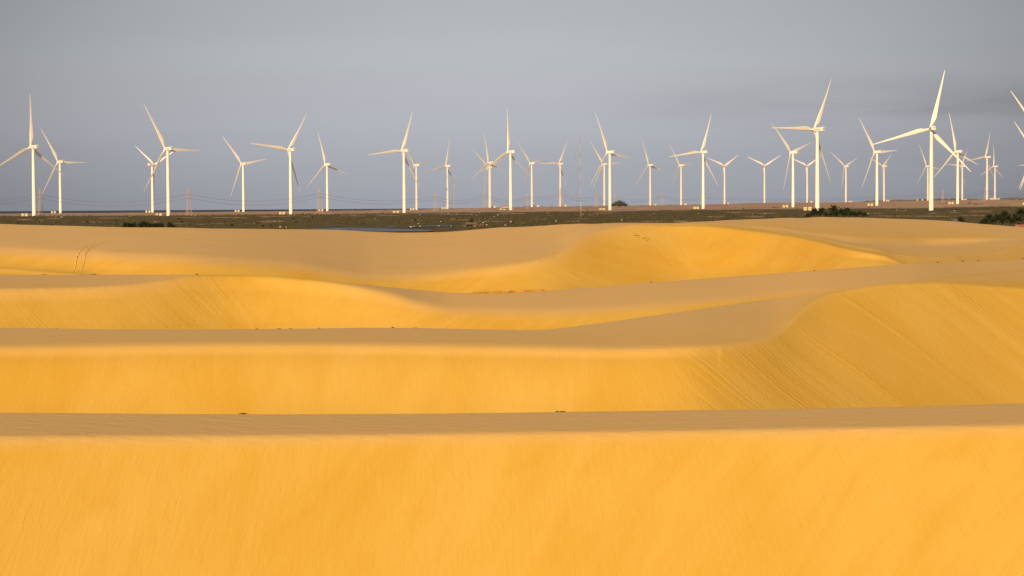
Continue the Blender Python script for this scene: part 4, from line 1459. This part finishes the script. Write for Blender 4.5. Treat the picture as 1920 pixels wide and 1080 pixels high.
gm = [goat_mesh(True), goat_mesh(False)]
G = [(770.5, 427.4, 1.3), (776.3, 426.0, 1), (787.5, 425.6, 1), (784.2, 420.4, 1), (822.8, 425, 1), (826.8, 416.6, 1), (846, 425, .8), (787.3, 403.8, 1.3), (840.5, 401.6, 1.2), (856.4, 402.2, 1.2),
     (884.4, 402.9, 1.1), (893.2, 404.2, 1.1), (898.4, 399.1, 1.3), (926.8, 407, 1.1), (933.5, 404.5, 1.6), (906, 418.8, 1.2), (913, 423, 1), (947.6, 423.3, 1.1), (958, 417.5, 1.4), (1026.6, 400.8, 1.3), (1093.6, 403, 1.3),
     (1106.2, 403.2, 1), (1120.2, 402.8, 1.1), (1083.8, 415.6, .8), (1042.6, 416, 1.2), (1165.5, 413.8, 1.2), (1226.8, 401.3, 1.2), (1309.6, 401, 1.2), (1411, 402.8, 1), (1434.5, 401.6, 1.1), (1627.5, 401.3, 1.1), (1681.2, 394.2, 1.2),
     (1698, 394.2, 1.2), (1789.5, 395.8, 1.3), (114.8, 408, 1.4), (117.4, 408, 1), (104.8, 407.3, 1.1), (117.2, 407.6, 1.1), (149.5, 406.4, 1.1), (75, 413.4, 1), (79, 413.4, 1), (243, 406.6, 1.1), (360, 404.2, 1.2), (366.4, 405.4, 1.4),
     (525.8, 427, 1.3), (536.3, 427.6, .9), (552.8, 402.4, 1.2), (571.3, 402.2, 1.2), (591.6, 402, 1.2), (640.2, 401.8, 1.2), (702.8, 410.4, 1)]
G.sort()
k = 0
for x, y, s in G:
    p, d = ground_pt(x, y)
    if p is None: continue
    o = bpy.data.objects.new('goat', gm[k % 2]); col.objects.link(o)
    o.location = p + Vector((0, 0, .05)); o.rotation_euler = (0, 0, random.choice((0, math.pi)) + random.uniform(-.6, .6)); o.scale = (s * .65,) * 3
    ord_ = ORD[k] if k < 40 else ORD[k - 40] if False else None
    lab = f'tiny white goat on the dark marsh, {ORD[k]} from the left' if k < 26 else f'tiny white goat on the dark marsh, {ORD[len(G) - 1 - k]} from the right'
    tag(o, lab, 'goat', 'white goats on the marsh')
    k += 1

# ------------------------------------------------------------------ dry debris on the crests
def debris_mesh(seed, w, h):
    r = random.Random(seed); mb = MB()
    for _ in range(16):
        x0 = r.uniform(-.5, .5) * w; l = r.uniform(.25, .6) * w; s = r.choice((-1, 1))
        mb.tube([(x0, r.uniform(-.05, .05), -.01), (x0 + s * l * .5, r.uniform(-.06, .06), h * r.uniform(.4, 1)), (x0 + s * l, r.uniform(-.06, .06), h * r.uniform(.1, .5))], [.013, .011, .005], 5)
    for _ in range(22):
        p = Vector((r.uniform(-.45, .45) * w, r.uniform(-.06, .06), r.uniform(0, .7) * h)); u = Vector((r.gauss(0, 1), r.gauss(0, 1), r.gauss(0, .6))).normalized() * .035; v = Vector((-u.z, u.y, u.x)) * .6
        mb.add([p - u, p + v, p + u, p - v], [(0, 1, 2, 3)])
    return mb.mesh('dry_twigs', M_twig)


DB = [(455.5, 774, 80, 112, .28, .08, 'dark tangle of dry twigs on the nearest crest, left part'), (1045, 771, 80, 112, .1, .07, 'small dark dry tuft on the nearest crest, left one of two close together'),
      (1054.2, 771, 80, 112, .2, .065, 'dark dry tuft on the nearest crest, right one of two close together'),
      (106, 615, 150, 230, .25, .05, 'dry twigs on the second dune crest, leftmost'), (482, 615, 150, 230, .3, .1, 'dry twigs on the second dune crest, second from the left'), (522, 615, 150, 230, .5, .1, 'dry twigs on the second dune crest, third from the left'),
      (545, 615, 150, 230, .4, .09, 'dry twigs on the second dune crest, fourth from the left'), (598, 615, 150, 230, .25, .12, 'dry twigs on the second dune crest, fifth from the left'), (737, 614, 150, 230, .35, .15, 'dry twigs on the second dune crest, sixth from the left'),
      (780, 615, 150, 230, .4, .1, 'dry twigs on the second dune crest, rightmost'),
      (82, 515, 250, 400, .8, .16, 'dry tuft on the third dune crest, leftmost'), (177, 515, 250, 400, .6, .12, 'dry tuft on the third dune crest, second from the left'), (369.5, 514, 250, 400, .3, .3, 'dark dry tuft on the third dune crest where the bright slope begins'),
      (1221.5, 529, 250, 420, .3, .16, 'dry tuft on the middle long crest, leftmost'), (1527, 508, 250, 420, .3, .14, 'dry tuft on the long crest below the bright dune'), (1758, 492, 250, 420, .4, .2, 'dry tuft on the long crest at the right, first of four'),
      (1805, 490, 250, 420, .35, .16, 'dry tuft on the long crest at the right, second of four'), (1834, 488, 250, 420, .35, .2, 'dry tuft on the long crest at the right, third of four'), (1917, 484, 250, 420, .4, .22, 'dry tuft on the long crest at the right edge')]
for i, (x, y, d0, d1, w, h, lab) in enumerate(DB):
    a, d = sand_crest(x, y, d0, d1)
    if 3 <= i < 11: w, h = w * .6, h * .55
    elif i > 11: w, h = w * .7, h * .7
    o = link('dry_twigs', debris_mesh(60 + i, w, h))
    o.location = (d * math.sin(a), d * math.cos(a), sand_z(a, d) - .01)
    tag(o, lab, 'dry twigs', 'dry twigs on the dune crests')
for i in range(16):
    q = random.random(); x = 1188 + 28 * q + random.uniform(-2, 2); y = 443 + 8 * q + random.uniform(-3, 3)
    a, d = sand_hit(x, y, 350)
    if d is None: continue
    o = link('dry_twigs', debris_mesh(90 + i, .45, .05))
    o.location = (d * math.sin(a), d * math.cos(a), sand_z(a, d) - .01)
    tag(o, 'dark speck of debris in the small patch high on the far bright dune', 'dry twigs', 'debris patch on the far bright dune')

# tyre tracks on the far left dune: low pressed ridges following the sand
TR = [[(137, 513), (141, 500), (143.5, 487), (147, 477), (153, 468), (164, 461), (176, 457)], [(151, 513), (155, 501), (158.5, 489), (160.5, 477), (165, 470), (173, 463), (186, 458), (196, 455)]]
for i, tr in enumerate(TR):
    cx = pchip(range(len(tr)), [p[0] for p in tr]); cy = pchip(range(len(tr)), [p[1] for p in tr])
    mb = MB(); vs = []
    for q in np.linspace(0, len(tr) - 1, 70):
        a, d = sand_hit(float(cx(q)), float(cy(q)), 370)
        if d is None: continue
        d = d + (0)
        ux = .16
        for o_, zz in ((-.9, .03), (-.3, .02), (.3, .02), (.9, .03)):
            aa = a + o_ * ux / d
            vs.append((d * math.sin(aa), d * math.cos(aa), sand_z(aa, d) + zz))
    n = len(vs) // 4
    mb.add(vs, [(4 * k + j, 4 * k + j + 1, 4 * k + j + 5, 4 * k + j + 4) for k in range(n - 1) for j in range(3)], True)
    M_track = bpy.data.materials.get('track_sand') or mat('track_sand', (.70, .43, .12), .95, .05, .15, 1)
    tag(mb.build('tyre_track', M_track), f'curved tyre track climbing the far left dune, {"left" if i == 0 else "right"} of the two', 'tyre track', 'tyre tracks on the far left dune')

# ------------------------------------------------------------------ light
SUN_EL = 16.0; SUN_AZ = 17.0          # sun stands behind the camera, to the left
el = math.radians(SUN_EL)
s_dir = Vector((-math.sin(math.radians(SUN_AZ)) * math.cos(el), -math.cos(math.radians(SUN_AZ)) * math.cos(el), math.sin(el)))   # towards the sun
sun = bpy.data.lights.new('sun', 'SUN'); sun.energy = 4.9; sun.angle = math.radians(.55); sun.color = (1.0, .73, .41)
so = bpy.data.objects.new('sun', sun); col.objects.link(so)
so.rotation_euler = (-s_dir).to_track_quat('-Z', 'Y').to_euler()

w = bpy.data.worlds.new('World'); scene.world = w
nt, N, L = nodes(w)
bg = nt.nodes['Background']; bg.inputs['Strength'].default_value = .1
sky = N('ShaderNodeTexSky', sky_type='NISHITA')
sky.sun_disc = False; sky.sun_elevation = el; sky.sun_rotation = math.radians(180 + SUN_AZ); sky.air_density = 1.2; sky.dust_density = 4.0; sky.ozone_density = 1.5
tc = N('ShaderNodeTexCoord')
sep = N('ShaderNodeSeparateXYZ'); L(tc.outputs['Generated'], sep.inputs[0])
# haze layer: colour by elevation
ramp = N('ShaderNodeValToRGB')
mr = N('ShaderNodeMapRange'); mr.inputs['From Min'].default_value = 0; mr.inputs['From Max'].default_value = .12
L(sep.outputs['Z'], mr.inputs['Value'])
cl = N('ShaderNodeMapping'); cl.inputs['Scale'].default_value = (1.6, 1.6, 14.0)
L(tc.outputs['Generated'], cl.inputs['Vector'])
cn = N('ShaderNodeTexNoise', i_Scale=1.3, i_Detail=6.0, i_Roughness=.55)
L(cl.outputs[0], cn.inputs['Vector'])
e = ramp.color_ramp.elements
e[0].position = 0; e[0].color = (3.13, 3.23, 3.66, 1)
e[1].position = 1; e[1].color = (3.45, 3.6, 3.8, 1)
for pos, c in ((.12, (3.49, 3.59, 4.0)), (.35, (3.98, 4.09, 4.52)), (.62, (3.98, 4.11, 4.42))):
    k = e.new(pos); k.color = (*c, 1)
L(mr.outputs[0], ramp.inputs['Fac'])
# clouds
cr = N('ShaderNodeMapRange'); cr.inputs['From Min'].default_value = .35; cr.inputs['From Max'].default_value = .65; cr.inputs['To Min'].default_value = 1.2; cr.inputs['To Max'].default_value = 1.3
L(cn.outputs['Fac'], cr.inputs['Value'])
# lens edge darkening put into the sky colour: fall off sideways
az = N('ShaderNodeMath', operation='ARCTAN2'); L(sep.outputs['X'], az.inputs[0]); L(sep.outputs['Y'], az.inputs[1])
sq = N('ShaderNodeMath', operation='MULTIPLY'); L(az.outputs[0], sq.inputs[0]); L(az.outputs[0], sq.inputs[1])
fo = N('ShaderNodeMapRange'); fo.inputs['From Min'].default_value = 0; fo.inputs['From Max'].default_value = .062; fo.inputs['To Min'].default_value = 1.0; fo.inputs['To Max'].default_value = .67
L(sq.outputs[0], fo.inputs['Value'])
# a thin darker cloud bank low in the right half
cb = N('ShaderNodeMapping'); cb.inputs['Scale'].default_value = (5.0, 5.0, 42.0); L(tc.outputs['Generated'], cb.inputs['Vector'])
cbn = N('ShaderNodeTexNoise', i_Scale=1.0, i_Detail=6.0, i_Roughness=.55); L(cb.outputs[0], cbn.inputs['Vector'])
def wm(op, a, bb):
    n = N('ShaderNodeMath', operation=op)
    for i_, v_ in enumerate((a, bb)):
        if isinstance(v_, (int, float)): n.inputs[i_].default_value = v_
        else: L(v_, n.inputs[i_])
    return n.outputs[0]
zz = wm('DIVIDE', wm('SUBTRACT', sep.outputs['Z'], .050), .0125)
band = wm('POWER', 2.718, wm('MULTIPLY', wm('MULTIPLY', zz, zz), -1))
side_ = N('ShaderNodeMapRange', interpolation_type='SMOOTHSTEP'); side_.inputs['From Min'].default_value = -.03; side_.inputs['From Max'].default_value = .2; L(az.outputs[0], side_.inputs['Value'])
cbr = N('ShaderNodeMapRange'); cbr.inputs['From Min'].default_value = .38; cbr.inputs['From Max'].default_value = .6; L(cbn.outputs['Fac'], cbr.inputs['Value'])
dk = wm('SUBTRACT', 1, wm('MULTIPLY', wm('MULTIPLY', wm('MULTIPLY', band, side_.outputs[0]), cbr.outputs[0]), .19))
mu0 = wm('MULTIPLY', cr.outputs[0], dk)
mu = N('ShaderNodeMath', operation='MULTIPLY'); L(mu0, mu.inputs[0]); L(fo.outputs[0], mu.inputs[1])
vm = N('ShaderNodeVectorMath', operation='SCALE'); L(ramp.outputs[0], vm.inputs[0]); L(mu.outputs[0], vm.inputs['Scale'])
mix = N('ShaderNodeMix', data_type='RGBA'); mix.inputs[0].default_value = .9
L(sky.outputs[0], mix.inputs[6]); L(vm.outputs[0], mix.inputs[7])
L(mix.outputs[2], bg.inputs['Color'])

scene.view_settings.view_transform = 'Standard'
scene.view_settings.look = 'None'
scene.view_settings.exposure = 0
scene.render.engine = 'CYCLES'
